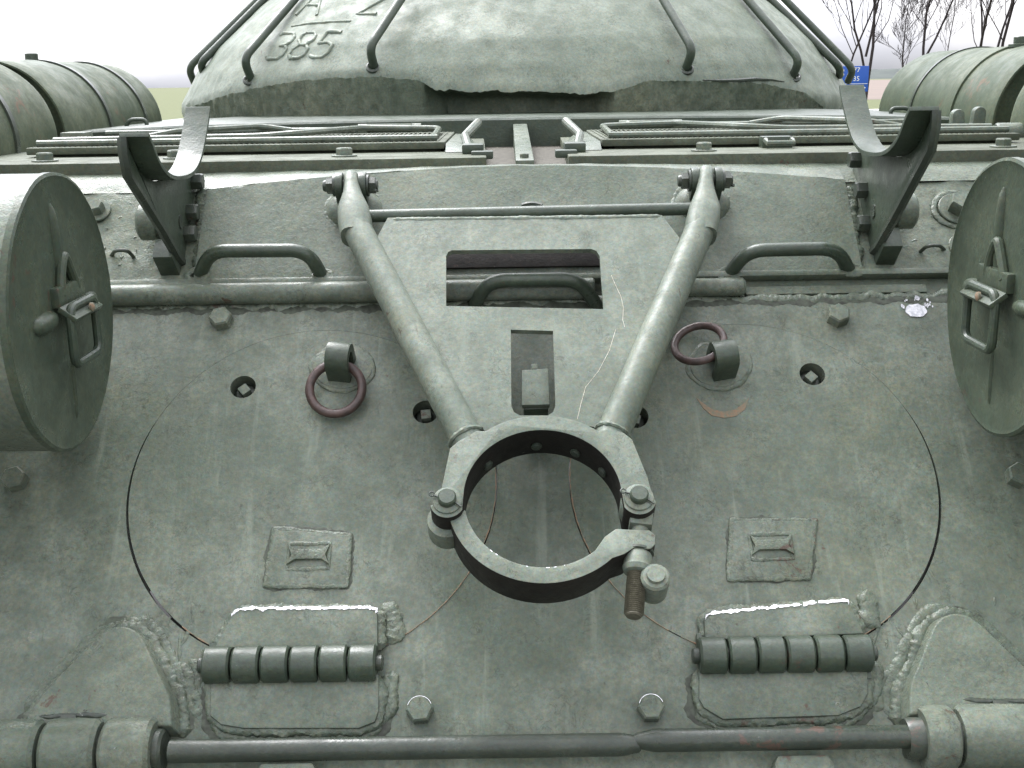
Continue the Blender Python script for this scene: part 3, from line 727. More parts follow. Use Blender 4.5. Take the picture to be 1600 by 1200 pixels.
# roof rim in front of the turret
b = BM(); nu = 80
def rim_pt(s, t):
    u = -1.16+2.32*s; c = .012*(1-(u/1.16)**2)
    pr = [(3.155, -.205), (3.155, -.108), (3.160, -.103), (3.20, -.1015), (3.9, -.100)]
    k = min(int(t*4), 3); q = t*4-k; y = pr[k][0]*(1-q)+pr[k+1][0]*q; z = pr[k][1]*(1-q)+pr[k+1][1]*q
    return DK(u, y, z+c*(1 if z > -.15 else 0)-.006*max(0, abs(u)-.9)/.26)
grid_sheet(b, rim_pt, nu, 8); obj('roof_rim', b, M_DARK, tank, 30)
b = BM(); box(b, DK, -1.25, 1.25, 3.17, 6.3, -.20, -.112, .01); obj('hull_roof', b, M_PAINT, tank)
for sx in (-1, 1):
    b = BM(); tube(b, fillet([DK(sx*1.06, 3.42, -.12), DK(sx*1.06, 3.42, -.088), DK(sx*1.11, 3.42, -.088), DK(sx*1.125, 3.42, -.12)], .015, 5), .006, 10); obj('roof_loop', b, M_DARK, tank)
    # sloped hull side, fender and track run beneath the drums
    f = Frame(DK(0, 0, 0), (1, 0, 0), (0, 0, 1), (0, 1, 0))
    b = BM(); prism(b, [(sx*1.13, -.19), (sx*1.20, -.19), (sx*1.36, -.42), (sx*1.57, -.46), (sx*1.57, -.49), (sx*1.0, -.52)], f, 2.30, 7.2, .006); obj('hull_side', b, M_PAINT, tank)
    b = BM(); prism(b, [(sx*1.0, -1.30), (sx*1.12, -1.30), (sx*1.12, -.50), (sx*1.0, -.50)], f, 2.0, 7.2, .01); obj('side_armour', b, M_PAINT, tank)
    b = BM(); y_ = 7.3
    loop = rrect(1.35, 7.5, -1.70, -.72, .44, 10); inn = rrect(1.42, 7.43, -1.64, -.78, .38, 10)
    fy = Frame(DK(0, 0, 0), (0, 1, 0), (0, 0, 1), (1, 0, 0)); a0, a1 = sorted((sx*.93+sx*.2, sx*1.57)); holed(b, loop, [inn], fy, a0, a1); obj('track', b, M_BLACK, tank)
# little drum clamp with two ears on the right fender, small box on the left
b = BM(); f = Frame(DK(1.045, 2.80, -.14), (1, 0, 0), (0, 0, 1), (0, -1, 0))
prism(b, [(-.045, -.02), (.055, -.02), (.05, .0), (.035, .02), (.036, .05)]+arc(.022, .055, .014, 0, 180, 8)+[(.006, .03), (-.012, .03)]+arc(-.028, .050, .014, 0, 180, 8)+[(-.042, .02)], f, -.012, .012, .003); ce = obj('drum_clamp', b, M_PAINT, tank)
b = BM(); lathe(b, [(.024, -.03), (.027, -.025), (.027, .04), (.022, .045)], Frame(DK(1.135, 2.79, -.135), (0, 1, 0), (0, 0, 1), (1, 0, 0)), 18); obj('clamp_barrel', b, M_PAINT, ce)
b = BM(); box(b, DK, -1.095, -1.035, 2.84, 2.90, -.142, -.10, .005); obj('deck_box', b, M_PAINT, tank)

# ================================================================== turret (turns with the tank: its part)
TC = Vector((X0, 4.75)); 
TR = [(-.13, 1.275), (-.06, 1.27), (.05, 1.205), (.125, 1.145), (.20, 1.06), (.26, .99), (.32, .91), (.42, .76), (.52, .56), (.58, .36), (.61, .15), (.615, .0)]
def trad(z):
    for (z0, a), (z1, b_) in zip(TR, TR[1:]):
        if z <= z1: return a+(b_-a)*max(0, (z-z0))/(z1-z0)
    return 0
LIP = [(-.99, -.100), (-.97, -.085)]
def lip_hit(x, y):
    d = ray(x, y); t = 2.5/d.y
    while t < 6/d.y:
        q = CAM+d*t
        if math.hypot(q.x-TC.x, q.y-TC.y) < trad(q.z-CAMZ): return q
        t += .002
    return CAM+d*(4/d.y)
lip_px = [(292, 172), (340, 152), (400, 138), (450, 128), (520, 121), (590, 121), (638, 123), (662, 129), (684, 141), (740, 143), (800, 142), (900, 146), (955, 145), (985, 138), (1005, 130), (1060, 127), (1110, 128), (1200, 132), (1262, 146), (1290, 168)]
LIPT = []
for x, y in lip_px:
    q = lip_hit(x, y); LIPT.append((math.atan2(q.x-TC.x, -(q.y-TC.y)), q.z-CAMZ))
def lipz(th):
    if th <= LIPT[0][0] or th >= LIPT[-1][0]: return -.108
    for (a, za), (c, zc) in zip(LIPT, LIPT[1:]):
        if th <= c: t = (th-a)/(c-a); return za+(zc-za)*t
def under(th):
    # how far the cut sits back beneath the lip: deep in the middle, shallow at the sides
    x = abs(th); return .012+.085*max(0, min(1, (.235-x)/.05))
b = BM(); NT, NR = 560, 64
ths = []
for i in range(NT):
    t = -math.pi+2*math.pi*i/NT; ths.append(t)
ths = [-math.pi+2*math.pi*(i/100) for i in range(28)]+[-1.38+2.76*i/460 for i in range(461)]+[math.pi-2*math.pi*(27-i)/100 for i in range(28)][:-1]
ths = sorted(set(ths)); rows = []
for th in ths:
    zl = lipz(th)
    if zl > -.106: zl += .006*noise.fractal(Vector((th*22, 1, 3)), 1, 2, 4)+.0035*noise.noise(Vector((th*95, 2, 8)))
    colv = []
    for j in range(NR+1):
        s = j/NR; z = zl+(.6149-zl)*(s**.9); r_ = trad(z)
        if j == 0: r_ -= .006
        p = Vector((TC.x+r_*math.sin(th), TC.y-r_*math.cos(th), CAMZ+z))
        nrm = Vector((math.sin(th), -math.cos(th), .8)).normalized()
        p += nrm*(.006*noise.noise(p*2.3)+.0028*noise.fractal(p*8, 1, 2, 3)*(1 if s < .8 else .3))
        # raised casting seam running up the right of centre
        dth = th-(.30-.12*s); p += nrm*.012*math.exp(-(dth/.035)**2)*(1-s)
        colv.append(b.verts.new(p))
    rows.append((th, zl, colv))
for A, B in zip(rows, rows[1:]+rows[:1]):
    for j in range(NR): b.faces.new((A[2][j], B[2][j], B[2][j+1], A[2][j+1]))
b.normal_update(); bmesh.ops.recalc_face_normals(b, faces=b.faces[:]); bvh = BVHTree.FromBMesh(b)
bc = BM(); prev = None
for th, zl, cv in rows:
    if not (LIPT[0][0]-.05 < th < LIPT[-1][0]+.05): continue
    c = []
    top = Vector(cv[0].co); un = under(th); rt = math.hypot(top.x-TC.x, top.y-TC.y)
    for k in range(13):
        s = k/12; r_ = rt-un*min(1, s*5)**.6+.003 if un > .03 else rt-un*s
        z = top.z+(CAMZ-.118-top.z)*s
        p = Vector((TC.x+r_*math.sin(th), TC.y-r_*math.cos(th), z))
        nn_ = Vector((math.sin(th), -math.cos(th), 0))
        if 0 < k: p += nn_*(.006*noise.fractal(Vector((th*60, z*14, 1)), 1, 2, 4)+.003*noise.noise(p*70))
        c.append(bc.verts.new(p))
    if prev:
        for k in range(12): bc.faces.new((prev[k], c[k], c[k+1], prev[k+1]))
    prev = c
turret = obj('turret', b, M_TURRET, tank, 60)
obj('cut_rim', bc, M_CUT, turret, 60)
def thit(x, y, off=0):
    d = ray(x, y).normalized(); h = bvh.ray_cast(CAM, d)
    if h[0] is None: return None
    return h[0]+h[1]*off
# chipped crack above the right of the rim
b = BM()
cr = [thit(x, y, .001) for x, y in ((1098, 125), (1120, 126), (1150, 126), (1180, 124), (1205, 125), (1225, 128))]
tube(b, [q for q in cr if q], lambda t: .005*math.sin(math.pi*min(.95, max(.05, t)))+.001, 6, jitter=.6); obj('casting_crack', b, M_BARE, turret)
# raised casting numerals
def strokes(name, lines, r):
    b = BM()
    for ln in lines:
        pts = []
        for (x0, y0), (x1, y1) in zip(ln, ln[1:]):
            for k in range(6): pts.append(thit(x0+(x1-x0)*k/6, y0+(y1-y0)*k/6, -.0015))
        pts.append(thit(*ln[-1], -.0015)); pts = [p for p in pts if p]
        if len(pts) > 1: tube(b, pts, lambda t, q=pts[0].x: r*(.85+.45*noise.noise(Vector((q*90, t*6, 2)))), 8, jitter=.3)
    return obj(name, b, M_TURRET, turret, 60)
def glyph(seg, x, y, w_, h_, sk):
    return [[(x+a*w_+(1-c)*sk, y+(1-c)*h_) for a, c in ln] for ln in seg]
G = {'3': [[(0, .9), (.2, 1), (.8, 1), (1, .85), (1, .65), (.75, .52), (.4, .52)], [(.75, .52), (1, .38), (1, .15), (.8, 0), (.2, 0), (0, .1)]],
     '8': [[(.3, .53), (.05, .7), (.05, .88), (.25, 1), (.75, 1), (.95, .88), (.95, .7), (.7, .53), (.3, .53), (0, .35), (0, .12), (.25, 0), (.75, 0), (1, .12), (1, .35), (.7, .53)]],
     '5': [[(1, 1), (.15, 1), (.08, .56), (.6, .6), (.95, .48), (1, .2), (.8, .02), (.3, 0), (0, .08)]],
     'A': [[(0, 0), (.45, 1), (.55, 1), (1, 0)], [(.2, .4), (.8, .4)]],
     '2': [[(0, .85), (.2, 1), (.8, 1), (1, .8), (1, .62), (0, 0), (1, 0)]]}
for ch, x, y, w_ in (('3', 440, 52, 24), ('8', 474, 51, 24), ('5', 508, 50, 26)):
    strokes('cast_numeral', glyph(G[ch], x, y, w_, 40, -26), .0078)
for ch, x, y, w_ in (('A', 487, -16, 32), ('2', 582, -18, 30)):
    strokes('cast_numeral', glyph(G[ch], x, y, w_, 40, -24), .0078)
strokes('cast_bar', [[(456, 41), (480, 37), (515, 34), (548, 33)]], .006)
# handrails
def rail(px, Ys, foot_off=0):
    pts = [atY(x, y, Y) for (x, y), Y in zip(px, Ys)]
    b = BM(); tube(b, fillet(pts, .045, 7), .0135, 12); return obj('handrail', b, M_DARK, turret, 50)
def rail_on(px, lift):
    """foot on the turret skin, bend and upper end held off it"""
    ft = thit(*px[0], -.01); q1 = ft.y-.045
    e = thit(px[2][0], px[2][1]); q2 = (e.y-lift-.01) if e else q1+.26
    pm = ((px[1][0]+px[2][0])/2, (px[1][1]+px[2][1])/2)
    b = BM(); pts = [ft, atY(*px[1], q1), atY(*px[2], q2)]
    tube(b, fillet(pts, .05, 8), .0135, 12); return obj('handrail', b, M_DARK, turret, 50)
rail_on([(390, 124), (380, 92), (478, -22)], .08)
rail_on([(583, 104), (577, 74), (640, -22)], .08)
rail_on([(1073, 107), (1083, 78), (1024, -22)], .08)
rail_on([(1241, 119), (1250, 94), (1150, -22)], .08)
rail([(304, 130), (294, 106), (425, -22)], [4.55, 4.5, 4.64])
rail([(318, 114), (313, 99), (428, -16)], [4.30, 4.24, 4.42])
rail([(1325, 127), (1334, 108), (1206, -22)], [4.52, 4.46, 4.62])
rail([(1312, 118), (1312, 104), (1180, -24)], [4.28, 4.22, 4.40])
for x, y in ((390, 125), (583, 105), (1073, 108), (1241, 120)):
    p = thit(x, y, 0); b = BM(); torus(b, Frame(p, (1, 0, 0), Vector((0, .7, .7)), Vector((0, -.7, .7))), .017, .006, 16, 6)
    obj('rail_weld', b, M_BARE, turret)

# ================================================================== travel lock
lock = thing('travel_lock', PL(.01, .58, .0), 'grey-green steel A-frame travel lock with an open ring clamp at its lower end', 'gun lock')
AL = R(6)                         # the lock hangs from its pivots with its ring a hand's breadth off the plate
ly = VV*math.cos(AL)-NN*math.sin(AL); lz = NN*math.cos(AL)+VV*math.sin(AL)
LK = Frame(PL(0, .59, .058)-ly*.59-lz*.058, XX, ly, lz)
def lkp(x, y, n=0):
    d = ray(x, y); t = ((LK.o+lz*n-CAM).dot(lz))/d.dot(lz); q = CAM+d*t-LK.o
    return (q.x, q.dot(ly))
def lkps(pts, n=0): return [lkp(x, y, n) for x, y in pts]
NF, NB = .118, .048            # front and back of the clamp
cu, cv = lkp(848, 775, NF)
RI, RO = .1150, .142
pivL, pivR = lkp(549, 290, .058), lkp(1103, 282, .058)
legL0, legR0 = lkp(556, 355, .072), lkp(1097, 352, .072)
legL1, legR1 = lkp(737, 700, .092), lkp(951, 694, .092)
def side_shade(o, ax):               # ring sides get a dark primer brown with their shade painted in
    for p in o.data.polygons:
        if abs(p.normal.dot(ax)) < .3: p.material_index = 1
# web plate with two windows
wn = .086
outer = lkps([(606, 340), (1034, 336), (1062, 372), (955, 672), (900, 662), (845, 655), (790, 662), (735, 684), (588, 373)], wn)
win1 = lkps([(697, 400), (700, 394), (706, 391), (924, 389), (932, 392), (937, 400), (943, 483), (697, 478)], wn)
win2 = lkps([(798, 515), (864, 517), (868, 634), (864, 644), (856, 649), (812, 649), (803, 644), (799, 634)], wn)
b = BM(); holed(b, outer, [win1, win2], LK, wn-.010, wn); obj('web_plate', b, M_LOCK, lock, 20)
b = BM(); bead(b, lkps([(612, 342), (720, 341), (830, 340), (930, 339), (1034, 337)], wn), .0045, LK, wn-.001, seed=3, ripple=.08, wig=.15); obj('web_weld', b, M_LOCK, lock)
for p0, p1, pv in ((legL0, legL1, pivL), (legR0, legR1, pivR)):
    b = BM(); A = LK(*p0, .074); B = LK(*p1, .092); tube(b, [A, A.lerp(B, .5), B], .0262, 22, up=LK.z); obj('leg', b, M_LOCK, lock, 50)
    dv = (Vector((*p1, 0))-Vector((*p0, 0))).normalized(); e_ = Vector((*p1, 0))-dv*(.020 if True else 0); sv = Vector((dv.y, -dv.x, 0))
    b = BM(); tube(b, [LK(e_.x+sv.x*.0262*math.cos(R(a)), e_.y+sv.y*.0262*math.cos(R(a)), .0905+.0262*math.sin(R(a))) for a in range(-10, 191, 5)], lambda t: .0042+.0014*noise.noise(Vector((t*14, p0[0]*9, 2))), 8, jitter=.4); obj('leg_weld', b, M_LOCK, lock)
    # forged head: collar that narrows to a flat tongue round the pin
    b = BM(); f = LK
    sgn = 1 if p0[0] < 0 else -1
    t0 = Vector((*lkp(558 if sgn > 0 else 1094, 372, .07), .072)); t1 = Vector((*lkp(553 if sgn > 0 else 1100, 330, .07), .070)); t2 = Vector((pv[0], pv[1]+.012, .062))
    secs = [(t0, .0285, .0275), (t0.lerp(t1, .5), .031, .030), (t1, .0290, .028), (t1.lerp(t2, .45), .018, .024), (t1.lerp(t2, .7), .0145, .024), (t2, .014, .023), (t2+Vector((0, .008, 0)), .012, .016)]
    rings = []
    for c, ru, rn_ in secs:
        rings.append([b.verts.new(LK(c.x+ru*math.copysign(abs(math.cos(a))**.75, math.cos(a)), c.y, c.z+rn_*math.copysign(abs(math.sin(a))**.75, math.sin(a)))) for a in [2*math.pi*k/20 for k in range(20)]])
    for A_, B_ in zip(rings, rings[1:]):
        for k in range(20): b.faces.new((A_[k], A_[(k+1) % 20], B_[(k+1) % 20], B_[k]))
    b.faces.new(rings[0]); b.faces.new(rings[-1]); obj('leg_head', b, M_LOCK, lock, 50)
    b = BM(); fe = Frame(LK(pv[0], pv[1], .058), LK.y, LK.z, XX)
    lathe(b, [(.009, -.052), (.011, -.049), (.011, .046), (.009, .049)], fe, 14); pin = obj('pivot_pin', b, M_BARE, lock)
    for e in (-1, 1):
        b = BM(); lathe(b, [(.020, .029), (.020, .033)], Frame(fe.o, fe.x, fe.y*e, fe.z*e), 18)
        hexbolt(b, Frame(fe.o+fe.z*e*.034, fe.x, fe.y*e, fe.z*e), .0155, .012); obj('pin_nut', b, M_BARE, pin)
    b = BM(); tube(b, fillet([fe(.0, -.014, .047), fe(-.016, .0, .05), fe(-.022, .01, .047)], .006, 3), .002, 6); obj('cotter', b, M_BARE, pin)
# crossbar
b = BM(); a0, a1 = lkp(566, 338, .070), lkp(1092, 326, .070); tube(b, [LK(a0[0], a0[1], .070), LK((a0[0]+a1[0])/2, (a0[1]+a1[1])/2, .070), LK(a1[0], a1[1], .070)], .0115, 16, up=LK.z); obj('crossbar', b, M_DARK, lock)
b = BM(); tube(b, [LK(*lkp(815+2*k, 321-3*math.sin(k*.2), .02), .02) for k in range(17)], .004, 6); obj('lug_wire', b, M_BARE, lock)
# upper clamp half
ol = lkps([(684, 785), (690, 760), (703, 700), (716, 689), (745, 673)], NF)
orr = lkps([(955, 668), (975, 676), (988, 686), (1012, 745), (1021, 778)], NF)
a_l = math.degrees(math.atan2(ol[-1][1]-cv, ol[-1][0]-cu)); a_r = math.degrees(math.atan2(orr[0][1]-cv, orr[0][0]-cu))
rl_ = math.hypot(ol[-1][0]-cu, ol[-1][1]-cv)
oarc = arc(cu, cv, RO, a_l-4, a_r+4, 26)
pinL, pinR = lkp(699, 783, NF), lkp(998, 778, NF)
lugL = arc(pinL[0], pinL[1]-.002, .0255, 190, 330, 12); lugR = arc(pinR[0], pinR[1]-.002, .0255, 210, 350, 12)
iarc = arc(cu, cv, RI, 2, 178, 48)
b = BM()
prism(b, ol+oarc+orr+[(p[0], p[1]) for p in lugR[::-1]]+iarc+[(p[0], p[1]) for p in lugL[::-1]], LK, NB+.004, NF, .0022, ang=40)
upc = obj('upper_clamp', b, [M_LOCK, M_SIDE], lock, 40); side_shade(upc, LK.z)
for a in (35, 62, 93, 135):   # round studs inside the clamp
    b = BM()
    f = Frame(LK(cu+RI*math.cos(R(a)), cv+RI*math.sin(R(a)), .075), LK.z, (LK.x*-math.sin(R(a))+LK.y*math.cos(R(a))), -(LK.x*math.cos(R(a))+LK.y*math.sin(R(a))))
    lathe(b, [(.0085, -.004), (.0085, .003), (.006, .005)], f, 12); obj('liner_stud', b, M_BARE, upc)
# lower clamp half: hinged at the left pin, lug at the right
NL0, NL1 = NB-.006, NF-.010
cu2, cv2 = lkp(848, 775, NL1)
la = arc(cu2, cv2, .1405, 196, 313, 40); li_ = arc(cu2, cv2, RI, 318, 190, 40)
lugp = lkps([(975, 866), (992, 855), (1016, 858), (1024, 850), (1024, 835), (1015, 828), (962, 826), (945, 838)], NL1)
st0 = lkps([(697, 818)], NL1)
b = BM(); prism(b, la+lugp+li_[3:], LK, NL0, NL1, .0022, ang=40); lwc = obj('lower_clamp', b, [M_LOCK, M_SIDE], lock, 40); side_shade(lwc, LK.z)
b = BM(); kl = arc(pinL[0]-.002, pinL[1]-.010, .030, 120, 300, 14)+lkps([(712, 826), (724, 800)], NF-.04)
prism(b, kl, LK, NB-.004, NF-.036, .003, ang=40); obj('clamp_knuckle', b, M_LOCK, lwc, 40)
# pins with washers and cotters
for i, p in enumerate((pinL, pinR)):
    f = LK.at(p[0], p[1], 0); b = BM()
    lathe(b, [(.0135, NB-.01), (.0135, NF+.013), (.0115, NF+.0155)], f, 22); pn = obj('clamp_pin', b, M_DARK, lock)
    b = BM(); lathe(b, [(.0215, NF+.0002), (.0215, NF+.003), (.020, NF+.004)], f, 24); obj('pin_washer', b, M_LOCK, pn)
    b = BM(); tube(b, [f(-.020, .006, NF+.007), f(-.012, .003, NF+.007), f(.014, -.008, NF+.007), f(.021, -.014, NF+.007)], .0017, 6); torus(b, Frame(f(-.0225, .008, NF+.007), LK.x, LK.y, LK.z), .0035, .0013, 12, 5); obj('cotter', b, M_BARE, pn)
# swing bolt at the right: eye, shank, nut with lever barrel, threaded end
nb_ = .088; s0 = Vector((*lkp(1003, 792, nb_), 0)); s1 = Vector((*lkp(990, 962, nb_), 0))
ax = (LK(s1.x, s1.y, nb_)-LK(s0.x, s0.y, nb_)); Ls = ax.length; ax.normalize(); sidev = ax.cross(LK.z).normalized()
fb = Frame(LK(s0.x, s0.y, nb_), sidev, LK.z, ax)
b = BM(); lathe(b, [(.0125, .0), (.0125, Ls*.55)], fb, 18); sb = obj('swing_bolt', b, M_LOCK, lock)
b = BM(); fk = LK.at(pinR[0], pinR[1], 0)
lathe(b, [(.024, nb_-.02), (.026, nb_-.016), (.026, nb_+.016), (.024, nb_+.02)], fk, 22); box(b, fb, -.017, .017, -.017, .017, .006, .038, .005); obj('bolt_eye', b, M_LOCK, sb)
b = BM(); k = []
n_ = 26; z0, z1 = Ls*.55, Ls
for i in range(n_): zz = z0+(z1-z0)*i/n_; k += [(.0142, zz), (.0118, zz+(z1-z0)/n_*.5)]
lathe(b, k+[(.012, z1), (.010, z1+.002)], fb, 20); obj('bolt_thread', b, M_THREAD, sb)
b = BM(); lathe(b, [(.0225, Ls*.425), (.0225, Ls*.445), (.020, Ls*.45)], fb, 22); obj('bolt_washer', b, M_BARE, sb)
b = BM(); lathe(b, [(.0185, Ls*.45), (.0205, Ls*.47), (.020, Ls*.55), (.0215, Ls*.58), (.019, Ls*.62), (.015, Ls*.63)], fb, 24); obj('bolt_nut', b, M_LOCK, sb)
b = BM(); kp = lkp(1024, 903, nb_+.012); lathe(b, [(.0205, nb_-.030), (.021, nb_+.014), (.018, nb_+.018), (.0135, nb_+.019), (.0125, nb_+.025)], LK.at(kp[0], kp[1], 0), 22); obj('nut_lever', b, M_LOCK, sb)
# worn bright edges on the lower clamp
b = BM(); e = arc(cu2, cv2, RI+.0012, 228, 290, 40); tube(b, [LK(p[0], p[1], NL1-.0008) for p in e], lambda t: max(.00015, .0003+.0019*noise.noise(Vector((t*26, 1, 0)))), 6)
obj('worn_edge', b, M_SHINE, lwc)
# tab seen through the lower window: belongs to the rear plate
tp = pls([(815, 578), (857, 575), (859, 632), (815, 633)], .110)
b = BM(); prism(b, tp, PL, .098, .110, .002); tb = obj('catch_tab', b, M_LOCK, tank)
b = BM(); q = pls([(818, 622), (856, 620), (857, 638), (819, 640)], .100); prism(b, q, PL, -.002, .100, .002); obj('tab_stem', b, M_DARK, tb)
q0 = pl(835, 574, .106); b = BM(); box(b, PL.at(q0[0], q0[1], 0), -.005, .005, -.004, .006, .099, .108, .001); obj('tab_nib', b, M_LOCK, tb)

# scratch lines on the web plate (bare primer)
b = BM(); tube(b, [LK(*lkp(x, y, wn), wn+.0002) for x, y in ((955, 430), (960, 442), (970, 463), (974, 480), (973, 500), (976, 511))], lambda t: .0003+.0010*max(0, noise.noise(Vector((t*30, 2, 2)))), 5)
tube(b, [LK(*lkp(x, y, wn), wn+.0001) for x, y in ((962, 515), (952, 548), (935, 580), (915, 605), (908, 630), (902, 655))], lambda t: .0003+.0008*max(0, noise.noise(Vector((t*30, 7, 2)))), 5)
obj('scratch', b, plain('pale_primer', (.62, .60, .52), .7, 0, .1, 200, (.42, .36, .28)), lock)

# ================================================================== smoke canisters
def canister(sx, label):
    c = DK(sx*.700, 1.735, -.326); r_ = .207
    root = thing('smoke_canister', c-Vector((0, 0, r_)), label, 'smoke canister', 'smoke canisters on the rear plate')
    f = Frame(c, (0, -sx*-1 if False else (1 if sx < 0 else -1), 0), (0, 0, 1), (-sx, 0, 0))
    b = BM(); wob = lambda th, h: .010*noise.noise(Vector((math.cos(th)*2.2, math.sin(th)*2.2, h*6+sx)))+.003*noise.noise(Vector((math.cos(th)*9, math.sin(th)*9, h*20)))
    lathe(b, [(r_*.97, -.50), (r_, -.49), (r_, -.36), (r_*1.02, -.355), (r_*1.02, -.335), (r_, -.33), (r_, -.02), (r_*1.005, -.012)], f, 64, cap1=False, wob=wob); obj('canister_body', b, M_PAINT, root, 40)
    b = BM(); lathe(b, [(r_*1.008, -.012), (r_*1.008, -.002), (r_*.985, .0), (r_*.95, -.003), (r_*.6, -.001), (r_*.2, .0005)], f, 64, cap0=False, wob=wob); cap = obj('end_cap', b, M_DISC, root, 30)
    def ridge(p, q, rr, name='pressed_rib'):
        b = BM(); A, B = Vector((*p, 0)), Vector((*q, 0)); pts = [A.lerp(B, i/14) for i in range(15)]
        tube(b, [f(v.x, v.y, -.003) for v in pts], lambda t: rr*(.25+.75*math.sin(math.pi*min(1, max(0, t)))**.4), 12); return obj(name, b, M_DISC, cap, 60)
    ridge((-.015, .165), (-.012, .03), .011); ridge((.0, -.06), (.0, -.165), .006)
    ridge((-.125, .0), (-.045, .002), .016); ridge((.06, .0), (.125, .004), .013)
    # arch-shaped shackle above the catch
    b = BM(); pts = [(-.03, .032), (-.022, .062), (-.004, .086), (.014, .066), (.034, .034)]
    tube(b, [f(p[0], p[1], .006) for p in [(v.x, v.y) for v in smooth_path([(*p, 0) for p in pts], 5)]], .0075, 10); obj('shackle', b, M_DISC, cap)
    # catch plate bent outwards
    b = BM(); fq = Frame(f(0, .012, .012), f.x, (f.y*.86+f.z*.5).normalized(), (f.z*.86-f.y*.5).normalized())
    box(b, f, -.055, .055, .016, .046, -.002, .012, .003); box(b, Frame(f(0, .016, .010), f.x, (f.y*-.6+f.z*.8).normalized(), (f.z*.6+f.y*.8).normalized()), -.058, .058, 0, .030, -.004, .004, .002)
    obj('catch_plate', b, M_DISC, cap)
    b = BM(); lp = rrect(-.052, .052, -.070, .016, .016, 4)
    tube(b, [f(p[0], p[1], .024+.10*max(0, p[1]+.02)*0) for p in lp], .0068, 10, closed=True, up=f.z); obj('wire_loop', b, M_DARK, cap)
    b = BM(); lathe(b, [(.007, 0), (.007, .004), (.004, .006)], Frame(f(.012, .006, .032), f.x, f.y, f.z), 12); obj('rust_rivet', b, M_ORANGE, cap)
    b = BM(); q = PL.at(c.x-X0+sx*.10, .17, 0); box(b, q, -.02, .02, -.06, .06, -.02, .075, .004); box(b, q, -.02+sx*.22, .02+sx*.22, -.06, .06, -.02, .075, .004); obj('canister_mount', b, M_DARK, root)
canister(-1, 'grey-green smoke canister beside the left hatch, its rusty-edged lid half in shade')
canister(1, 'grey-green smoke canister beside the right hatch near a white paint splash')

# ================================================================== fuel drums
def drum(sx, y0, y1, bands, label, plug=None):
    cx, cz, r_ = sx*1.358, -.120, .196
    root = thing('fuel_drum', DK(cx, (y0+y1)/2, cz-r_), label, 'fuel drum', 'fuel drums along the fenders')
    f = Frame(DK(cx, y0, cz), (1, 0, 0), (0, 0, 1), (0, -1, 0)); l = y1-y0
    f = Frame(DK(cx, y0, cz), (1, 0, 0), (0, 0, -1), (0, 1, 0))
    b = BM(); wob = lambda th, h: .006*noise.noise(Vector((math.cos(th)*2, math.sin(th)*2, h*5+y0)))
    pr = [(r_*.80, .03), (r_*.95, .028), (r_*.965, .0), (r_*.99, .0), (r_, .006)]
    for i in range(1, 24): pr.append((r_+(.0035 if i in (8, 16) else 0), l*i/24))
    pr += [(r_, l-.02), (r_*.985, l-.006), (r_*.955, l), (r_*.93, l-.018), (r_*.80, l-.02)]
    lathe(b, pr, f, 72, wob=wob); obj('drum_body', b, M_DRUM, root, 50)
    for yb, wd in bands:
        b = BM(); h0 = yb-y0
        lathe(b, [(r_*1.0, h0-wd), (r_*1.028, h0-wd), (r_*1.028, h0+wd), (r_*1.0, h0+wd)], f, 72, cap0=False, cap1=False, wob=wob); s_ = obj('drum_strap', b, M_BARE if wd < .012 else M_DRUM, root, 30)
        a = R(180 if sx > 0 else 0); b = BM(); q = f(r_*1.04*math.cos(R(188) if sx > 0 else R(-8)), r_*1.0*math.sin(R(12)), h0)
        box(b, Frame(q, (1, 0, 0), (0, 1, 0), (0, 0, 1)), -.016, .016, -.014, .014, -.045, .02, .003); obj('strap_buckle', b, M_DARK, s_)
        b = BM(); q = DK(cx-sx*.10, yb, cz-.17); box(b, Frame(q, (1, 0, 0), (0, 1, 0), (0, 0, 1)), -.05, .05, -.015, .015, -.15, .03, .003); obj('drum_foot', b, M_DARK, root)
    if plug:
        b = BM(); q = DK(cx+plug[1], plug[0], cz+math.sqrt(r_*r_-plug[1]**2)-.004); lathe(b, [(.030, 0), (.030, .008), (.018, .010), (.018, .026), (.016, .028)], Frame(q, (1, 0, 0), (0, 1, 0), (0, 0, 1)), 16); obj('filler_cap', b, M_DARK, root)
drum(-1, 3.07, 3.95, [(3.42, .010), (3.76, .010)], 'dull green fuel drum with two straps lying left of the turret', (3.45, -.02))
drum(-1, 1.98, 3.02, [(2.2, .010), (2.75, .010)], 'nearest left fuel drum, cut off by the picture edge, behind the smoke canister')
drum(1, 2.955, 3.88, [(3.56, .006), (3.24, .012)], 'rust-streaked green fuel drum right of the turret in front of the bare trees', (3.22, -.03))
drum(1, 1.90, 2.86, [(2.1, .010), (2.62, .010)], 'nearest right fuel drum, cut off by the picture edge, beyond the dark gap')

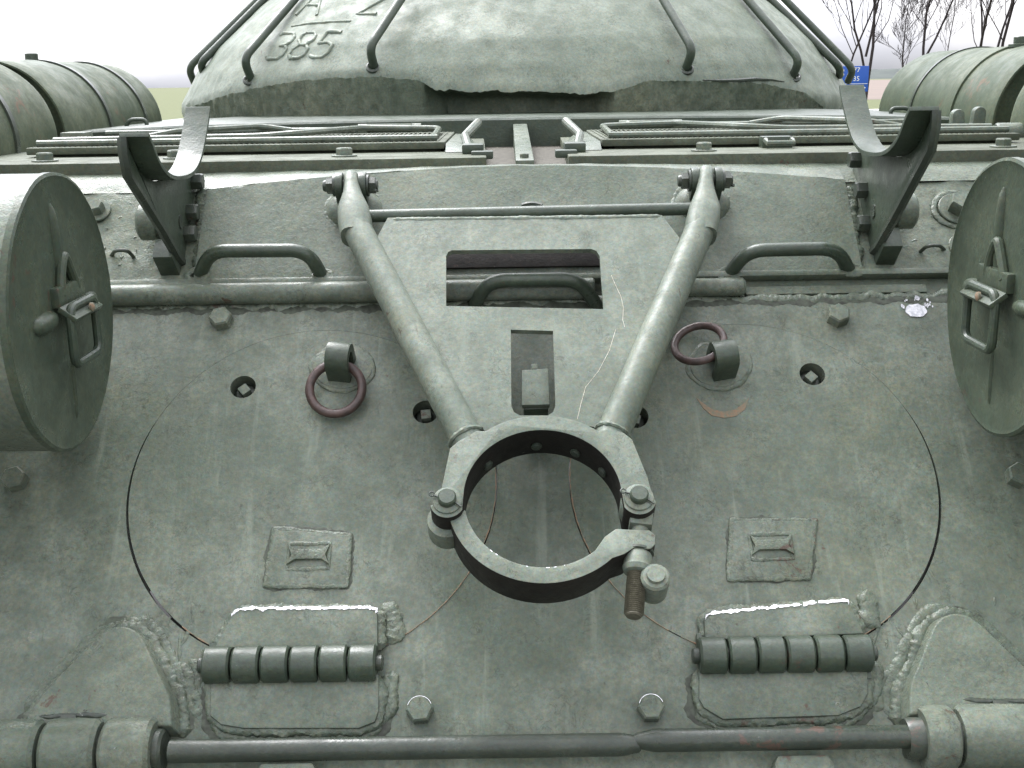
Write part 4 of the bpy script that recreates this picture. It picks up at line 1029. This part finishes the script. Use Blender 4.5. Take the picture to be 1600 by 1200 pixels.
# ================================================================== surroundings
def ground_mat():
    m = plain('grass_ground', (.085, .095, .022), .95, 0, 0, 3, (.045, .060, .014)); return m
def sheet(name, pts, z, mat, kind='structure'):
    b = BM(); b.faces.new([b.verts.new((x, y, z)) for x, y in pts]); o = obj(name, b, mat, None, 0); tag(o, kind=kind); return o
gm = ground_mat()
b = BM(); grid_sheet(b, lambda s, t: Vector((-2500+5000*s, -300+4300*t, 0)), 20, 20); tag(obj('ground', b, gm, None, 0), kind='structure')
sheet('paved_pad', [(-4, -3), (4, -3), (4, 11), (-4, 11)], .004, plain('concrete_pad', (.075, .075, .07), .9, 0, .3, 4, (.05, .05, .05)))
sheet('path', [(14, 60), (300, 60), (300, 67), (15.5, 67)], .006, plain('pale_asphalt', (.42, .40, .40), .9, 0, 0, 1, (.34, .32, .32)))
sheet('ploughed_field', [(24, 95), (500, 95), (900, 700), (170, 700)], .008, plain('ploughed_earth', (.150, .115, .095), 1, 0, 0, .05, (.12, .095, .08)))
b = BM()
def hill(s, t): return Vector((215+2000*s, 950+260*t, -2+math.sin(math.pi*t*.9)*(11+5*noise.noise(Vector((s*9, 0, 2)))+2.5*noise.noise(Vector((s*90, t*4, 5))))))
grid_sheet(b, hill, 200, 6); tag(obj('far_hill', b, plain('far_wood', (.050, .062, .055), 1, 0, 0, .05, (.035, .045, .042)), None, 0), kind='structure')

# road sign
S_Y = 31.0
p = atY(1333, 124, S_Y); sgn = thing('road_sign', (p.x-.35, S_Y, 0), 'blue road sign with white lettering and arrow beyond the turret', 'road sign')
a = atY(1277, 104, S_Y); c = atY(1355.5, 143, S_Y)
fS = Frame((0, S_Y, 0), (1, 0, 0), (0, 0, 1), (0, -1, 0))
b = BM(); prism(b, [(a.x, c.z), (c.x, c.z), (c.x, a.z), (a.x, a.z)], fS, -.02, .02, .006); obj('sign_panel', b, plain('sign_blue', (.012, .085, .42), .45, 0, 0, 2, (.010, .075, .38)), sgn)
mw = plain('sign_white', (.75, .77, .80), .5, 0, 0, 2, (.7, .7, .75))
b = BM(); wS, hS = c.x-a.x, a.z-c.z
box(b, fS, a.x+.02, c.x-.02, c.z+hS*.30, c.z+hS*.318, .021, .026); obj('sign_rule', b, mw, sgn)
def word(txt, fx, fz, size):
    cu_ = bpy.data.curves.new('t', 'FONT'); cu_.body = txt; cu_.size = size; cu_.extrude = .003; cu_.resolution_u = 2
    o = bpy.data.objects.new('t', cu_); col.objects.link(o); bpy.context.view_layer.update()
    me = bpy.data.meshes.new_from_object(o.evaluated_get(bpy.context.evaluated_depsgraph_get())); bpy.data.objects.remove(o)
    b = BM(); b.from_mesh(me)
    for v in b.verts: v.co = fS(a.x+wS*fx+v.co.x, c.z+hS*fz+v.co.y, .024+v.co.z)
    obj('sign_lettering', b, mw, sgn, 0)
word('77', .70, .76, .17); word('35', .70, .42, .17); word('45', .63, .08, .14)
for fz in (.80, .64): 
    b = BM(); box(b, fS, a.x+wS*.10, a.x+wS*.52, c.z+hS*fz, c.z+hS*(fz+.07), .021, .026); obj('sign_lettering', b, mw, sgn)
b = BM(); ar = [(-.14, -.018), (.02, -.018), (.02, -.06), (.13, 0), (.02, .06), (.02, .018), (-.14, .018)]
prism(b, [(a.x+wS*.87+x*.9, c.z+hS*.15+y) for x, y in ar], fS, .021, .026); obj('sign_arrow', b, mw, sgn)
for fx in (.2, .8):
    b = BM(); lathe(b, [(.03, 0), (.03, a.z-.05)], Frame((a.x+wS*fx, S_Y+.055, 0), (1, 0, 0), (0, 1, 0), (0, 0, 1)), 10); obj('sign_post', b, plain('galvanised', (.35, .36, .37), .5, .5), sgn)

# bare trees
M_BARK = plain('bark', (.040, .030, .032), .95, 0, .4, 20, (.020, .016, .018))
def tree(px, Y, h, lean, fork, label, seed, dens=1.0, thick=.010):
    rnd = random.Random(seed); base = atY(px, 130, Y); base.z = 0
    root = thing('bare_tree', base, label, 'tree', 'bare trees beyond the field edge')
    tr, tw = BM(), BM(); cnt = [0]
    def branch(bm, p, d, L_, r, lvl):
        if cnt[0] > 1700*dens: return
        cnt[0] += 1
        n_ = 6 if lvl < 2 else 4; pts = [p]; q = p.copy(); dd = d.copy()
        for i in range(n_):
            dd = (dd+Vector((rnd.gauss(0, .10), rnd.gauss(0, .10), .05 if lvl else .02))*(1+.4*lvl)).normalized(); q = q+dd*(L_/n_); pts.append(q.copy())
        tube(bm, pts, lambda t: max(.0075, r*(1-.62*t)), 7 if lvl == 0 else (5 if lvl == 1 else 3), caps=False)
        if lvl >= 4: return
        k = {0: 13, 1: 6, 2: 4, 3: 3}[lvl]
        for j in range(k):
            t = (.30+.70*(j+rnd.random())/k) if lvl == 0 else (.2+.8*(j+rnd.random())/k)
            i = min(int(t*n_), n_-1); o_ = pts[i].lerp(pts[i+1], t*n_-i); ax_ = (pts[i+1]-pts[i]).normalized()
            az = rnd.uniform(0, 6.28); pr = ax_.orthogonal().normalized(); pr = Matrix.Rotation(az, 3, ax_) @ pr
            ang = rnd.uniform(.45, .85); nd = (ax_*math.cos(ang)+pr*math.sin(ang)+Vector((0, 0, .18))).normalized()
            branch(tw, o_, nd, L_*(rnd.uniform(.28, .46) if lvl == 0 else rnd.uniform(.35, .6)), max(.008, r*(1-.6*t)*rnd.uniform(.35, .55)), lvl+1)
    r = h*thick*.85
    branch(tr, base-Vector((0, 0, .1)), Vector((lean, 0, 1)).normalized(), h, r, 0)
    if fork:
        for (fh, fd) in fork: branch(tr, base+Vector((lean*fh, 0, fh)), Vector((fd, .05, 1)).normalized(), h*.62, r*.72, 1)
    obj('trunk', tr, M_BARK, root, 60); obj('crown', tw, M_BARK, root, 60)
tree(1352, 53, 9.5, -.02, [(1.9, -.14), (2.6, .24)], 'forked bare tree standing right behind the blue road sign', 1)
tree(1306, 56, 9, .0, [], 'slim bare tree rising just above the turret handrail', 2, .8, .007)
tree(1416, 60, 5.6, .02, [], 'small stubby bare tree left of the tall tree over the right drum', 3, .7, .011)
tree(1442, 58, 9.5, .01, [(2.6, .30)], 'tall bare tree rising over the rounded end of the right drum', 4, 1.2)
tree(1531, 55, 9, -.05, [(2.4, .12)], 'bare tree leaning left above the drum filler cap', 5)
tree(1552, 57, 10, .01, [(2.8, .2)], 'straight bare tree right of the leaning one above the drum', 6)
tree(1628, 54, 9, .0, [], 'bare tree at the right picture edge with twigs reaching in', 8)
tree(1480, 85, 9, .0, [], 'thin distant bare tree between the drum trees', 9, .6, .006)
scn.cycles.max_bounces = 6; scn.cycles.diffuse_bounces = 1
